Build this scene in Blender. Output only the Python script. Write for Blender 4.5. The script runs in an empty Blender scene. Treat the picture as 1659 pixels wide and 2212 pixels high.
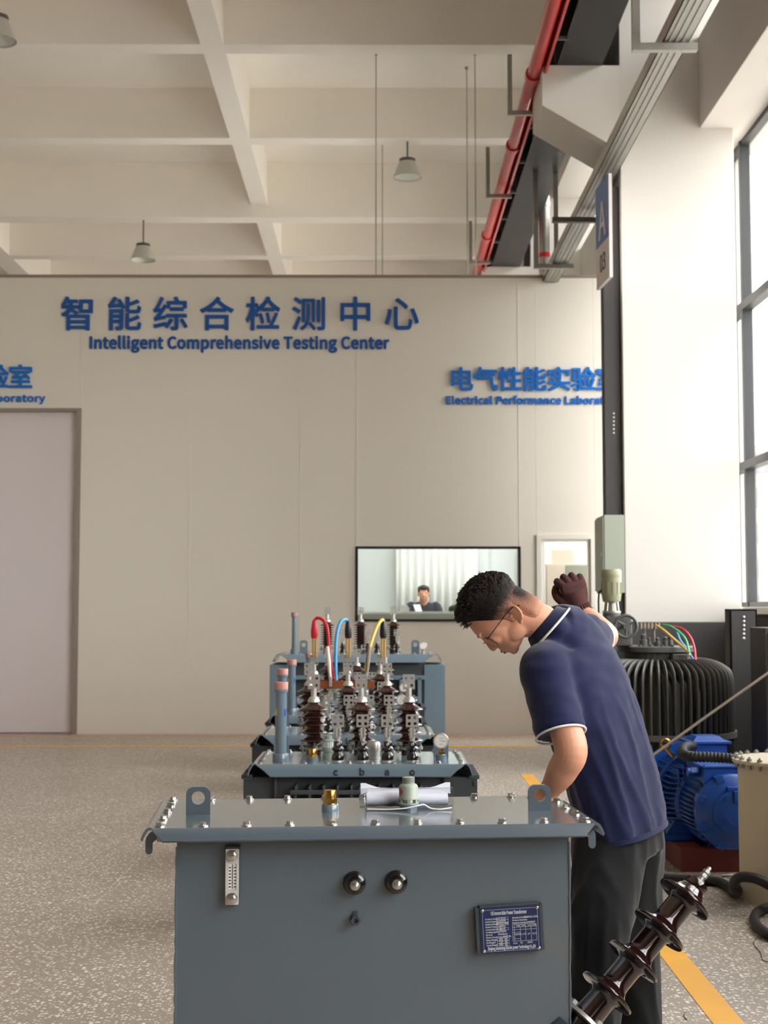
import bpy, bmesh, math, random
from mathutils import Vector, Matrix, noise
from mathutils.geometry import tessellate_polygon
random.seed(7)
V = Vector
SC = bpy.context.scene
COL = SC.collection
PI = math.pi
R = math.radians

# ------------------------------------------------------------------ camera
F_PX = 3067.0
PITCH, YAW, CAM_H = R(3.99), R(-0.21), 1.5
cam_data = bpy.data.cameras.new('camera')
cam = bpy.data.objects.new('camera', cam_data)
COL.objects.link(cam)
cam_data.sensor_fit = 'VERTICAL'
cam_data.sensor_height = 36.0
cam_data.sensor_width = 27.0
cam_data.lens = F_PX / 2212 * 36.0
cam_data.clip_start, cam_data.clip_end = 0.05, 500
cam.location = (0, 0, CAM_H)
cam.rotation_euler = (PI / 2 + PITCH, 0, YAW)
cam_data.dof.use_dof = True
cam_data.dof.focus_distance = 3.9
cam_data.dof.aperture_fstop = 8.0
SC.camera = cam
FWD = V((math.sin(-YAW) * math.cos(PITCH), math.cos(YAW) * math.cos(PITCH), math.sin(PITCH)))
RGT = FWD.cross(V((0, 0, 1))).normalized()
UPV = RGT.cross(FWD)


def ray(px, py):
    return FWD + RGT * ((px - 829.5) / F_PX) + UPV * ((1106 - py) / F_PX)


def at(px, py, y):
    """measured point of the photograph at depth y (metres from the camera)"""
    d = ray(px, py)
    return V((0, 0, CAM_H)) + d * (y / d.y)


def onz(px, py, z=0.0):
    """measured point of the photograph on the horizontal plane z"""
    d = ray(px, py)
    return V((0, 0, CAM_H)) + d * ((z - CAM_H) / d.z)


# ------------------------------------------------------------------ light
vs = SC.view_settings
SC.display_settings.display_device = 'sRGB'
vs.view_transform = 'Standard'
vs.look = 'None'
vs.gamma = 1.0
vs.use_curve_mapping = False
vs.exposure = 1.08
SC.cycles.use_denoising = True
SC.cycles.max_bounces = 12
SC.cycles.diffuse_bounces = 7
SC.cycles.glossy_bounces = 4
SC.cycles.transparent_max_bounces = 12
SC.cycles.sample_clamp_indirect = 8.0
SC.cycles.caustics_reflective = False
SC.cycles.caustics_refractive = False
SKY_STRENGTH = 5.0
world = bpy.data.worlds.new('overcast_sky')
SC.world = world
world.use_nodes = True
wn = world.node_tree
wn.nodes['Background'].inputs[0].default_value = (1.0, 0.985, 0.97, 1)
wn.nodes['Background'].inputs[1].default_value = SKY_STRENGTH


def portal(loc, sx, sy, direction):
    l = bpy.data.lights.new('window_daylight', 'AREA')
    l.shape = 'RECTANGLE'
    l.size, l.size_y = sx, sy
    l.cycles.is_portal = True
    o = bpy.data.objects.new('window_daylight', l)
    o.location = loc
    o.rotation_euler = V(direction).to_track_quat('-Z', 'Y').to_euler()
    COL.objects.link(o)


# window bays between the columns on the right wall (y ranges)
BAYS = [(-1.5, 6.2), (6.4, 14.15), (16.0, 22.1), (22.3, 29.5)]
for a, b in BAYS:
    portal((3.62, (a + b) / 2, 3.8), 4.6, b - a, (-1, 0, 0))
    portal((3.62, (a + b) / 2, 7.35), 0.75, b - a, (-1, 0, 0))


# ------------------------------------------------------------------ materials
def lin(c):
    c = c / 255.0
    return c / 12.92 if c <= 0.04045 else ((c + 0.055) / 1.055) ** 2.4


def rgb(r, g, b):
    return (lin(r), lin(g), lin(b), 1)


MATS = {}


def mat(name, col, rough=0.5, metal=0.0, bump=0.0, bscale=60, var=0.0, vscale=3, coat=0.0, sheen=0.0, emit=0.0, spec=0.5, stretch=(1, 1, 1)):
    m = bpy.data.materials.new(name)
    m.use_nodes = True
    nt = m.node_tree
    p = nt.nodes['Principled BSDF']
    c = rgb(*col)
    p.inputs['Base Color'].default_value = c
    p.inputs['Roughness'].default_value = rough
    p.inputs['Metallic'].default_value = metal
    p.inputs['Coat Weight'].default_value = coat
    p.inputs['Coat Roughness'].default_value = 0.08
    p.inputs['Sheen Weight'].default_value = sheen
    p.inputs['Specular IOR Level'].default_value = spec
    if emit:
        p.inputs['Emission Color'].default_value = c
        p.inputs['Emission Strength'].default_value = emit
    if bump or var:
        tc = nt.nodes.new('ShaderNodeTexCoord')
        mp = nt.nodes.new('ShaderNodeMapping')
        mp.inputs['Scale'].default_value = stretch
        nt.links.new(tc.outputs['Object'], mp.inputs['Vector'])
    if bump:
        n = nt.nodes.new('ShaderNodeTexNoise')
        n.inputs['Scale'].default_value = bscale
        n.inputs['Detail'].default_value = 3
        nt.links.new(mp.outputs[0], n.inputs['Vector'])
        b = nt.nodes.new('ShaderNodeBump')
        b.inputs['Strength'].default_value = bump
        b.inputs['Distance'].default_value = 0.01
        nt.links.new(n.outputs['Fac'], b.inputs['Height'])
        nt.links.new(b.outputs[0], p.inputs['Normal'])
    if var:
        n2 = nt.nodes.new('ShaderNodeTexNoise')
        n2.inputs['Scale'].default_value = vscale
        n2.inputs['Detail'].default_value = 4
        nt.links.new(mp.outputs[0], n2.inputs['Vector'])
        mx = nt.nodes.new('ShaderNodeMix')
        mx.data_type = 'RGBA'
        mx.inputs[6].default_value = tuple(x * (1 - var) for x in c[:3]) + (1,)
        mx.inputs[7].default_value = tuple(min(1, x * (1 + var)) for x in c[:3]) + (1,)
        nt.links.new(n2.outputs['Fac'], mx.inputs[0])
        nt.links.new(mx.outputs[2], p.inputs['Base Color'])
    MATS[name] = m
    return m


mat('wall_plaster', (210, 205, 199), 0.85, bump=0.08, bscale=9, var=0.03, vscale=1.5)
mat('ceiling_paint', (247, 242, 234), 0.9, bump=0.05, bscale=8, var=0.03, vscale=1)
mat('cream_panel', (231, 225, 213), 0.55, var=0.015, vscale=0.6)
mat('seam_white', (232, 226, 214), 0.5)
mat('door_panel', (226, 218, 220), 0.5, var=0.015, vscale=0.7)
mat('door_frame', (150, 138, 128), 0.5)
mat('white_frame', (232, 228, 220), 0.45)
mat('dark_band', (62, 60, 60), 0.7, bump=0.05, bscale=20, var=0.08)
mat('window_frame', (34, 36, 38), 0.5)
mat('lab_wall', (205, 208, 208), 0.6)
mat('lab_curtain', (222, 222, 220), 0.8)
mat('outside_ground', (190, 186, 178), 0.9)
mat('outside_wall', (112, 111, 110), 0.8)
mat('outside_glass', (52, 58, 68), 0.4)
mat('grey_paint', (86, 97, 106), 0.3, bump=0.02, bscale=220, var=0.05, vscale=5, coat=0.9)
mat('dark_grey_paint', (60, 66, 70), 0.45, bump=0.03, bscale=90, var=0.08, vscale=8)
mat('blue_grey_paint', (104, 123, 136), 0.3, var=0.05, vscale=4, coat=0.8)
mat('steel', (196, 192, 186), 0.28, metal=1.0, var=0.06, vscale=60)
mat('zinc', (168, 166, 160), 0.42, metal=0.85, var=0.12, vscale=25)
mat('tinned', (206, 203, 197), 0.38, metal=0.75, var=0.06, vscale=40)
mat('brass', (202, 158, 82), 0.22, metal=1.0, var=0.1, vscale=70)
mat('porcelain', (52, 22, 18), 0.12, coat=0.7, var=0.12, vscale=14)
mat('black_porcelain', (22, 16, 15), 0.14, coat=0.6)
mat('black', (14, 14, 15), 0.45)
mat('black_rubber', (30, 30, 31), 0.6, bump=0.1, bscale=120)
mat('crane_black', (26, 26, 27), 0.42, var=0.1)
mat('crane_grey', (92, 94, 95), 0.5, var=0.08)
mat('pink_cap', (186, 130, 124), 0.5, var=0.05, vscale=30)
mat('valve_green', (158, 166, 152), 0.4, var=0.03, vscale=20)
mat('label_red', (176, 26, 32), 0.4)
mat('label_blue', (28, 70, 160), 0.4)
mat('label_yellow', (226, 178, 84), 0.5)
mat('gauge_white', (232, 230, 224), 0.35)
mat('white_plate', (205, 201, 192), 0.4)
mat('plate_blue', (6, 32, 80), 0.25, coat=0.4, var=0.25, vscale=9)
mat('plate_text', (200, 206, 214), 0.4)
mat('ink', (20, 22, 24), 0.6)
mat('sign_blue', (12, 84, 164), 0.35)
mat('sign_blue_light', (20, 112, 204), 0.35)
mat('sign_panel_blue', (62, 108, 172), 0.45)
mat('sign_panel_white', (214, 204, 200), 0.5)
mat('sign_dark', (62, 66, 76), 0.5)
mat('red_paint', (186, 34, 36), 0.32, coat=0.3, var=0.08, vscale=4)
mat('box_green', (150, 156, 142), 0.5, var=0.03)
mat('olive', (146, 146, 116), 0.45, var=0.04)
mat('fin_grey', (70, 68, 64), 0.5, bump=0.05, bscale=40, var=0.15, vscale=6)
mat('iron_grey', (86, 86, 84), 0.5, var=0.12, vscale=12)
mat('motor_blue', (16, 72, 158), 0.38, coat=0.25, bump=0.03, bscale=50, var=0.08, vscale=7)
mat('maroon', (104, 40, 36), 0.6, var=0.2, vscale=8)
mat('tank_cream', (202, 192, 170), 0.5, bump=0.05, bscale=30, var=0.06, vscale=4)
mat('rope', (150, 136, 120), 0.8, bump=0.3, bscale=200)
mat('lead_red', (206, 26, 44), 0.4)
mat('lead_blue', (60, 146, 196), 0.4)
mat('lead_yellow', (226, 184, 84), 0.4)
mat('lead_green', (70, 170, 110), 0.4)
mat('lead_white', (226, 214, 198), 0.45)
mat('clip_ochre', (198, 156, 72), 0.5)
mat('copper', (168, 96, 62), 0.4, metal=0.6, var=0.2, vscale=20)
mat('paper', (226, 226, 236), 0.6)
mat('tie_white', (228, 226, 222), 0.4)
mat('lamp_shade', (196, 194, 188), 0.45, metal=0.2)
mat('lamp_inner', (226, 228, 222), 0.5)
mat('skin', (212, 152, 122), 0.5, bump=0.03, bscale=300, var=0.07, vscale=22)
mat('hair_black', (13, 11, 11), 0.6, bump=0.35, bscale=260, spec=0.18)
mat('brow_hair', (44, 30, 26), 0.7)
mat('navy_cloth', (19, 25, 62), 0.85, bump=0.12, bscale=700, sheen=0.25, spec=0.2)
mat('navy_collar', (21, 28, 66), 0.85, bump=0.12, bscale=700, sheen=0.25, spec=0.2)
mat('white_piping', (228, 226, 222), 0.7)
mat('trouser_cloth', (9, 9, 11), 0.85, bump=0.15, bscale=500, sheen=0.2, spec=0.2)
mat('glove_knit', (88, 60, 58), 0.95, bump=0.5, bscale=420, spec=0.1)
mat('shoe_black', (20, 20, 21), 0.4)
mat('lips', (186, 104, 92), 0.5)
mat('monitor_grey', (196, 196, 192), 0.5)
mat('carton', (214, 202, 190), 0.8)
mat('yellow_line', (236, 172, 44), 0.5, var=0.12, vscale=5)
mat('orange_line', (222, 152, 96), 0.5, var=0.08, vscale=3)
M = MATS

# thin glass: reflection by Fresnel, otherwise clear
def glass_mat(name, tint, refl):
    m = bpy.data.materials.new(name)
    m.use_nodes = True
    nt = m.node_tree
    nt.nodes.clear()
    out = nt.nodes.new('ShaderNodeOutputMaterial')
    mx = nt.nodes.new('ShaderNodeMixShader')
    tr = nt.nodes.new('ShaderNodeBsdfTransparent')
    tr.inputs[0].default_value = tint
    gl = nt.nodes.new('ShaderNodeBsdfGlossy')
    gl.inputs['Roughness'].default_value = 0.02
    # Schlick reflectance from the angle of incidence, the same on both faces of the pane
    ge = nt.nodes.new('ShaderNodeNewGeometry')
    dt = nt.nodes.new('ShaderNodeVectorMath')
    dt.operation = 'DOT_PRODUCT'
    nt.links.new(ge.outputs['Incoming'], dt.inputs[0])
    nt.links.new(ge.outputs['Normal'], dt.inputs[1])
    last = dt.outputs['Value']
    for op, val in (('ABSOLUTE', None), ('MULTIPLY_ADD', (-1.0, 1.0)), ('POWER', (5.0,)), ('MULTIPLY_ADD', (0.96 * min(refl, 1.0), 0.04 * refl))):
        mth = nt.nodes.new('ShaderNodeMath')
        mth.operation = op
        nt.links.new(last, mth.inputs[0])
        for k_, v_ in enumerate(val or ()):
            mth.inputs[k_ + 1].default_value = v_
        last = mth.outputs[0]
    nt.links.new(mth.outputs[0], mx.inputs[0])
    nt.links.new(tr.outputs[0], mx.inputs[1])
    nt.links.new(gl.outputs[0], mx.inputs[2])
    nt.links.new(mx.outputs[0], out.inputs[0])
    MATS[name] = m


glass_mat('clear_glass', (0.97, 0.98, 0.98, 1), 1.0)
glass_mat('lab_glass', (0.84, 0.88, 0.88, 1), 3.2)
glass_mat('plastic_film', (0.96, 0.97, 0.99, 1), 1.6)
glass_mat('lens_glass', (0.82, 0.86, 0.88, 1), 1.5)


def floor_material():
    m = bpy.data.materials.new('terrazzo')
    m.use_nodes = True
    nt = m.node_tree
    p = nt.nodes['Principled BSDF']
    tc = nt.nodes.new('ShaderNodeTexCoord')
    def vor(scale, thr, size):
        v = nt.nodes.new('ShaderNodeTexVoronoi')
        v.inputs['Scale'].default_value = scale
        nt.links.new(tc.outputs['Object'], v.inputs['Vector'])
        a = nt.nodes.new('ShaderNodeMath'); a.operation = 'LESS_THAN'; a.inputs[1].default_value = size
        nt.links.new(v.outputs['Distance'], a.inputs[0])
        s = nt.nodes.new('ShaderNodeSeparateColor')
        nt.links.new(v.outputs['Color'], s.inputs[0])
        b = nt.nodes.new('ShaderNodeMath'); b.operation = 'GREATER_THAN'; b.inputs[1].default_value = thr
        nt.links.new(s.outputs[0], b.inputs[0])
        c = nt.nodes.new('ShaderNodeMath'); c.operation = 'MULTIPLY'
        nt.links.new(a.outputs[0], c.inputs[0]); nt.links.new(b.outputs[0], c.inputs[1])
        return c
    n = nt.nodes.new('ShaderNodeTexNoise'); n.inputs['Scale'].default_value = 1.3; n.inputs['Detail'].default_value = 5
    nt.links.new(tc.outputs['Object'], n.inputs['Vector'])
    mx0 = nt.nodes.new('ShaderNodeMix'); mx0.data_type = 'RGBA'
    mx0.inputs[6].default_value = rgb(150, 138, 126); mx0.inputs[7].default_value = rgb(170, 158, 145)
    nt.links.new(n.outputs['Fac'], mx0.inputs[0])
    last = mx0.outputs[2]
    for (sc, th, sz, col) in ((95, 0.55, 0.42, (140, 128, 118)), (70, 0.62, 0.40, (230, 221, 210)), (42, 0.72, 0.36, (236, 228, 218))):
        c = vor(sc, th, sz)
        mx = nt.nodes.new('ShaderNodeMix'); mx.data_type = 'RGBA'
        mx.inputs[7].default_value = rgb(*col)
        nt.links.new(c.outputs[0], mx.inputs[0]); nt.links.new(last, mx.inputs[6])
        last = mx.outputs[2]
    nt.links.new(last, p.inputs['Base Color'])
    p.inputs['Roughness'].default_value = 0.42
    MATS['terrazzo'] = m


floor_material()


# ------------------------------------------------------------------ mesh builder
def xf(loc=(0, 0, 0), rot=(0, 0, 0)):
    from mathutils import Euler
    return Matrix.Translation(V(loc)) @ Euler(rot).to_matrix().to_4x4()


def frame(origin, x, y, z):
    m = Matrix.Identity(4)
    for i, a in enumerate((x, y, z)):
        a = V(a)
        m[0][i], m[1][i], m[2][i] = a.x, a.y, a.z
    m[0][3], m[1][3], m[2][3] = V(origin)
    return m


def axis_frame(p0, p1):
    z = (V(p1) - V(p0)).normalized()
    t = V((1, 0, 0)) if abs(z.x) < 0.8 else V((0, 1, 0))
    x = (t - z * t.dot(z)).normalized()
    return frame(p0, x, z.cross(x), z)


class MB:
    def __init__(self, m=None):
        self.v, self.f = [], []
        self.bev = False
        self.m = m or Matrix.Identity(4)

    def add(self, vs_, fs, m=None):
        o = len(self.v)
        mm = self.m @ m if m is not None else self.m
        self.v += [mm @ V(p) for p in vs_]
        self.f += [tuple(i + o for i in f) for f in fs]
        return self

    def hexa(self, p, m=None):
        return self.add(p, [(0, 3, 2, 1), (4, 5, 6, 7), (0, 1, 5, 4), (1, 2, 6, 5), (2, 3, 7, 6), (3, 0, 4, 7)], m)

    def box(self, a, b, bev=0.0, m=None):
        x0, x1 = sorted((a[0], b[0])); y0, y1 = sorted((a[1], b[1])); z0, z1 = sorted((a[2], b[2]))
        p = [(x0, y0, z0), (x1, y0, z0), (x1, y1, z0), (x0, y1, z0), (x0, y0, z1), (x1, y0, z1), (x1, y1, z1), (x0, y1, z1)]
        if not bev:
            return self.hexa(p, m)
        bm = bmesh.new()
        vv = [bm.verts.new(q) for q in p]
        for f in [(0, 3, 2, 1), (4, 5, 6, 7), (0, 1, 5, 4), (1, 2, 6, 5), (2, 3, 7, 6), (3, 0, 4, 7)]:
            bm.faces.new([vv[i] for i in f])
        self.bev = True
        bev = min(bev, 0.45 * min(x1 - x0, y1 - y0, z1 - z0))
        bmesh.ops.bevel(bm, geom=bm.edges[:], offset=bev, segments=2, profile=0.5, affect='EDGES')
        bm.verts.index_update()
        r = self.add([v.co.copy() for v in bm.verts], [tuple(v.index for v in f.verts) for f in bm.faces], m)
        bm.free()
        return r

    def lathe(self, prof, m=None, seg=24, cap=True):
        """prof: (radius, z) list, revolved about local z"""
        vs_, fs = [], []
        n = len(prof)
        for (r, z) in prof:
            for k in range(seg):
                a = 2 * PI * k / seg
                vs_.append((r * math.cos(a), r * math.sin(a), z))
        for i in range(n - 1):
            for k in range(seg):
                k2 = (k + 1) % seg
                fs.append((i * seg + k, i * seg + k2, (i + 1) * seg + k2, (i + 1) * seg + k))
        if cap:
            fs.append(tuple(range(seg - 1, -1, -1)))
            fs.append(tuple((n - 1) * seg + k for k in range(seg)))
        return self.add(vs_, fs, m)

    def cyl(self, p0, p1, r0, r1=None, seg=20):
        r1 = r0 if r1 is None else r1
        L = (V(p1) - V(p0)).length
        return self.lathe([(r0, 0), (r1, L)], axis_frame(p0, p1), seg)

    def prism(self, poly, t0, t1, m=None, holes=()):
        """2D outline (with holes) extruded along local z from t0 to t1"""
        loops = [list(poly)] + [list(h) for h in holes]
        flat = [q for l in loops for q in l]
        tri = tessellate_polygon([[V((q[0], q[1], 0)) for q in l] for l in loops])
        n = len(flat)
        vs_ = [(q[0], q[1], t0) for q in flat] + [(q[0], q[1], t1) for q in flat]
        fs = [tuple(reversed(t)) for t in tri] + [tuple(i + n for i in t) for t in tri]
        o = 0
        for l in loops:
            k = len(l)
            for i in range(k):
                j = (i + 1) % k
                fs.append((o + i, o + j, n + o + j, n + o + i))
            o += k
        return self.add(vs_, fs, m)

    def loft(self, rings, cap=True, closed=True):
        n = len(rings[0])
        vs_ = [p for r in rings for p in r]
        fs = []
        for i in range(len(rings) - 1):
            for k in range(n if closed else n - 1):
                k2 = (k + 1) % n
                fs.append((i * n + k, i * n + k2, (i + 1) * n + k2, (i + 1) * n + k))
        if cap:
            fs.append(tuple(range(n - 1, -1, -1)))
            fs.append(tuple((len(rings) - 1) * n + k for k in range(n)))
        return self.add(vs_, fs)

    def tube(self, path, r, seg=10, cap=True, flat=1.0, closed=False):
        path = [V(p) for p in path]
        n = len(path)
        rs = r if isinstance(r, (list, tuple)) else [r] * n
        t = (path[1] - path[0]).normalized()
        ref = V((0, 0, 1)) if abs(t.z) < 0.9 else V((1, 0, 0))
        u = (ref - t * ref.dot(t)).normalized()
        rings = []
        for i in range(n):
            if closed:
                t = (path[(i + 1) % n] - path[i - 1]).normalized()
            else:
                t = (path[min(i + 1, n - 1)] - path[max(i - 1, 0)]).normalized()
            u = (u - t * u.dot(t)).normalized()
            w = t.cross(u)
            rings.append([path[i] + (u * math.cos(2 * PI * k / seg) + w * (math.sin(2 * PI * k / seg) * flat)) * rs[i] for k in range(seg)])
        if closed:
            rings.append(rings[0])
            cap = False
        return self.loft(rings, cap)

    def ball(self, c, rad, ax=None, seg=20, rings=12):
        """ellipsoid; ax = three axis vectors"""
        ax = ax or ((1, 0, 0), (0, 1, 0), (0, 0, 1))
        A = [V(a) for a in ax]
        rad = rad if isinstance(rad, (tuple, list)) else (rad,) * 3
        vs_ = []
        c = V(c)
        for i in range(1, rings):
            th = PI * i / rings
            for k in range(seg):
                ph = 2 * PI * k / seg
                vs_.append(c + A[0] * (rad[0] * math.sin(th) * math.cos(ph)) + A[1] * (rad[1] * math.sin(th) * math.sin(ph)) + A[2] * (rad[2] * math.cos(th)))
        top = len(vs_); vs_.append(c + A[2] * rad[2])
        bot = len(vs_); vs_.append(c - A[2] * rad[2])
        fs = []
        for i in range(rings - 2):
            for k in range(seg):
                k2 = (k + 1) % seg
                fs.append((i * seg + k, (i + 1) * seg + k, (i + 1) * seg + k2, i * seg + k2))
        for k in range(seg):
            k2 = (k + 1) % seg
            fs.append((top, k, k2))
            fs.append((bot, (rings - 2) * seg + k2, (rings - 2) * seg + k))
        return self.add(vs_, fs)

    def build(self, name, material, parent=None, loc=None, smooth=40):
        me = bpy.data.meshes.new(name)
        me.from_pydata([tuple(v) for v in self.v], [], self.f)
        me.update()
        bm = bmesh.new(); bm.from_mesh(me)
        bmesh.ops.recalc_face_normals(bm, faces=bm.faces)
        bm.to_mesh(me); bm.free()
        me.materials.append(M[material] if isinstance(material, str) else material)
        if smooth:
            me.shade_smooth()
            me.set_sharp_from_angle(angle=R(smooth))
        o = bpy.data.objects.new(name, me)
        if smooth and self.bev:
            wnm = o.modifiers.new('weighted', 'WEIGHTED_NORMAL'); wnm.keep_sharp = True
        COL.objects.link(o)
        if parent is not None:
            o.parent = parent
        if loc is not None:
            o.location = loc
        return o


def tag(o, label=None, cat=None, group=None, kind=None):
    for k, v in (('label', label), ('category', cat), ('group', group), ('kind', kind)):
        if v:
            o[k] = v
    return o


def thing(name, label, cat, loc=(0, 0, 0), rz=0.0, group=None):
    o = bpy.data.objects.new(name, None)
    o.empty_display_size = 0.1
    COL.objects.link(o)
    o.location = loc
    o.rotation_euler = (0, 0, rz)
    return tag(o, label, cat, group)


def struct(mb, name, material, smooth=30):
    return tag(mb.build(name, material, smooth=smooth), kind='structure')


def part_copy(o, loc, parent=None):
    c = o.copy()
    COL.objects.link(c)
    c.parent = parent or o.parent
    c.location = loc
    return c


def copy_tree(o, parent=None):
    c = o.copy()
    COL.objects.link(c)
    if parent is not None:
        c.parent = parent
    for ch in list(o.children):
        copy_tree(ch, c)
    return c


def smooth_path(pts, n=8, closed=False):
    pts = [V(p) for p in pts]
    out = []
    k = len(pts)
    rng = range(k) if closed else range(k - 1)
    for i in rng:
        if closed:
            p0, p1, p2, p3 = pts[i - 1], pts[i], pts[(i + 1) % k], pts[(i + 2) % k]
        else:
            p0, p1, p2, p3 = pts[max(i - 1, 0)], pts[i], pts[i + 1], pts[min(i + 2, k - 1)]
        for j in range(n):
            t = j / n
            out.append(0.5 * ((2 * p1) + (p2 - p0) * t + (2 * p0 - 5 * p1 + 4 * p2 - p3) * t * t + (3 * p1 - p0 - 3 * p2 + p3) * t ** 3))
    if not closed:
        out.append(pts[-1])
    return out


def circle(cx, cy, r, n=20):
    return [(cx + r * math.cos(2 * PI * k / n), cy + r * math.sin(2 * PI * k / n)) for k in range(n)]


FONTS = {}
for key, fn in (('latin', 'Noto Sans CJK Regular.woff2'),):
    try:
        FONTS[key] = bpy.data.fonts.load(bpy.utils.system_resource('DATAFILES') + '/fonts/' + fn)
    except Exception:
        pass


def latin_scale():
    """the font's own cap height, so that a size of 1 always gives capitals 0.715 high"""
    if 'k' not in FONTS:
        cu = bpy.data.curves.new('cap', 'FONT'); cu.body = 'E'; cu.font = FONTS['latin']
        t = bpy.data.objects.new('cap', cu); COL.objects.link(t)
        me = bpy.data.meshes.new_from_object(t.evaluated_get(bpy.context.evaluated_depsgraph_get()))
        ys = [v.co.y for v in me.vertices]
        FONTS['k'] = 0.715 / max(1e-4, max(ys) - min(ys))
        bpy.data.objects.remove(t); bpy.data.curves.remove(cu); bpy.data.meshes.remove(me)
    return FONTS['k']


def text_mesh(name, body, size, material, m, parent=None, bold=0.0, extrude=0.002, align='CENTER', width=None, space=1.0):
    """flat raised lettering; m maps x right, y up, z out of the surface"""
    cu = bpy.data.curves.new(name, 'FONT')
    cu.body = body
    cu.size = size
    cu.align_x = align
    if body.isascii() and 'latin' in FONTS:
        cu.font = FONTS['latin']
        cu.size = size * latin_scale()
    cu.extrude = extrude
    cu.space_character = space
    cu.resolution_u = 4
    t = bpy.data.objects.new(name, cu)
    COL.objects.link(t)
    dg = bpy.context.evaluated_depsgraph_get()
    me = bpy.data.meshes.new_from_object(t.evaluated_get(dg))
    bpy.data.objects.remove(t)
    bpy.data.curves.remove(cu)
    sx = 1.0
    if width and me.vertices:
        xs = [v.co.x for v in me.vertices]
        sx = width / (max(xs) - min(xs))
        off = (max(xs) + min(xs)) / 2 if align == 'CENTER' else 0
        for v in me.vertices:
            v.co.x = (v.co.x - off) * sx
    if bold:
        bm = bmesh.new()
        for k in range(8):
            sh = Matrix.Translation((bold * math.cos(PI * k / 4), bold * math.sin(PI * k / 4), 0.00015 * k * (1 if size > 0.1 else 0.15)))
            n0_ = len(bm.verts)
            bm.from_mesh(me)
            bm.verts.ensure_lookup_table()
            for v in bm.verts[n0_:]:
                v.co = sh @ v.co
        bm.to_mesh(me)
        bm.free()
    me.transform(m)
    me.materials.clear()
    me.materials.append(M[material])
    me.name = name
    o = bpy.data.objects.new(name, me)
    COL.objects.link(o)
    if parent is not None:
        o.parent = parent
    return o


def facing_cam(p):
    """frame for lettering that faces the camera side (-y): x right, y up"""
    return frame(p, (1, 0, 0), (0, 0, 1), (0, -1, 0))


def remesh(o, voxel, it=4, fac=0.5):
    a = o.modifiers.new('r', 'REMESH'); a.mode = 'VOXEL'; a.voxel_size = voxel; a.use_smooth_shade = True
    b = o.modifiers.new('s', 'SMOOTH'); b.factor = fac; b.iterations = it
    dg = bpy.context.evaluated_depsgraph_get()
    me = bpy.data.meshes.new_from_object(o.evaluated_get(dg))
    o.modifiers.clear()
    old = o.data
    mats_ = [x for x in old.materials]
    o.data = me
    if not me.materials:
        for x in mats_:
            me.materials.append(x)
    me.name = o.name
    bpy.data.meshes.remove(old)
    me.shade_smooth()
    return o


# ================================================================== THE SETTING
YB = 17.49            # partition wall
PW = 175.36           # pixels per metre there


def wx(px):
    return at(px, 1320, YB).x


def wz(py):
    return at(818, py, YB).z


b = MB(); b.box((-14, -11, -0.3), (3.9, 31, 0))
struct(b, 'floor', 'terrazzo')
b = MB(); b.box((3.9, -60, -0.5), (150, 200, -0.2))
struct(b, 'ground_outside', 'outside_ground')

# ceiling: slab, beams in two directions
ZS, ZB, ZM = 8.90, 8.17, 7.97
b = MB(); b.box((-14, -11, ZS), (3.9, 31, ZS + 0.3))
struct(b, 'ceiling', 'ceiling_paint')
k = 0
for i in range(-7, 5):
    y = 16.34 + 3.33 * i
    main = (i - 2) % 3 == 0
    b = MB(); b.box((-14, y, ZM if main else ZB), (3.5, y + (0.36 if main else 0.29), ZS + 0.01), 0.008)
    struct(b, 'ceiling_beam_%d' % (k + 1), 'ceiling_paint'); k += 1
for x0, x1 in ((-2.11, -1.83), (-7.35, -6.95), (-11.9, -11.6)):
    b = MB(); b.box((x0, -11, ZB + 0.002), (x1, 31, ZS + 0.01), 0.008)
    struct(b, 'ceiling_beam_%d' % (k + 1), 'ceiling_paint'); k += 1

# outer walls
b = MB(); b.box((-14.3, -11, 0), (-14, 31, ZS)); struct(b, 'wall_left', 'wall_plaster')
b = MB(); b.box((-14, 30.7, 0), (3.7, 31, ZS)); struct(b, 'wall_end', 'wall_plaster')
b = MB(); b.box((-14, -11, 0), (3.7, -10, ZS))
struct(b, 'wall_front', 'wall_plaster')
b = MB(); b.box((3.45, -11, 0), (3.75, 31, 1.47)); struct(b, 'wall_right', 'dark_band')
b = MB(); b.box((3.45, -11, 1.47), (3.75, -1.6, 7.8)); b.box((3.45, 14.25, 1.47), (3.75, 15.95, 7.8)); struct(b, 'wall_right_light_block', 'wall_plaster')  # unseen stretches closed up to cut daylight on the partition and front transformer
b = MB(); b.box((3.38, -11, 1.47), (3.8, 31, 1.535), 0.006); struct(b, 'window_sill', 'white_frame')
b = MB(); b.box((3.05, -11, 6.08), (3.75, 31, 6.97), 0.01); struct(b, 'wall_lintel', 'wall_plaster')
b = MB(); b.box((2.64, -11, 7.74), (3.75, 31, ZS)); struct(b, 'wall_upper', 'wall_plaster')

# columns with their dark base band and crane corbel
COLS = [-10.6, -2.68, 5.26, 13.20, 21.14, 29.08]
for i, y in enumerate(COLS):
    b = MB(); b.box((2.29, y, 1.393), (3.37, y + 1.0, ZS), 0.012)
    struct(b, 'column_%d' % (i + 1), 'wall_plaster')
    b = MB(); b.box((2.285, y - 0.004, 0), (3.375, y + 1.004, 1.393), 0.006)
    struct(b, 'column_base_%d' % (i + 1), 'dark_band')
    b = MB()
    zt, zb0, zb1 = 6.69, 6.30, 5.86
    b.prism([(1.555, zt), (1.555, zb0), (2.30, zb1), (2.30, zt)], 0, 0.82, frame((0, y + 0.002, 0), (1, 0, 0), (0, 0, 1), (0, 1, 0)))
    struct(b, 'column_corbel_%d' % (i + 1), 'wall_plaster')

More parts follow.
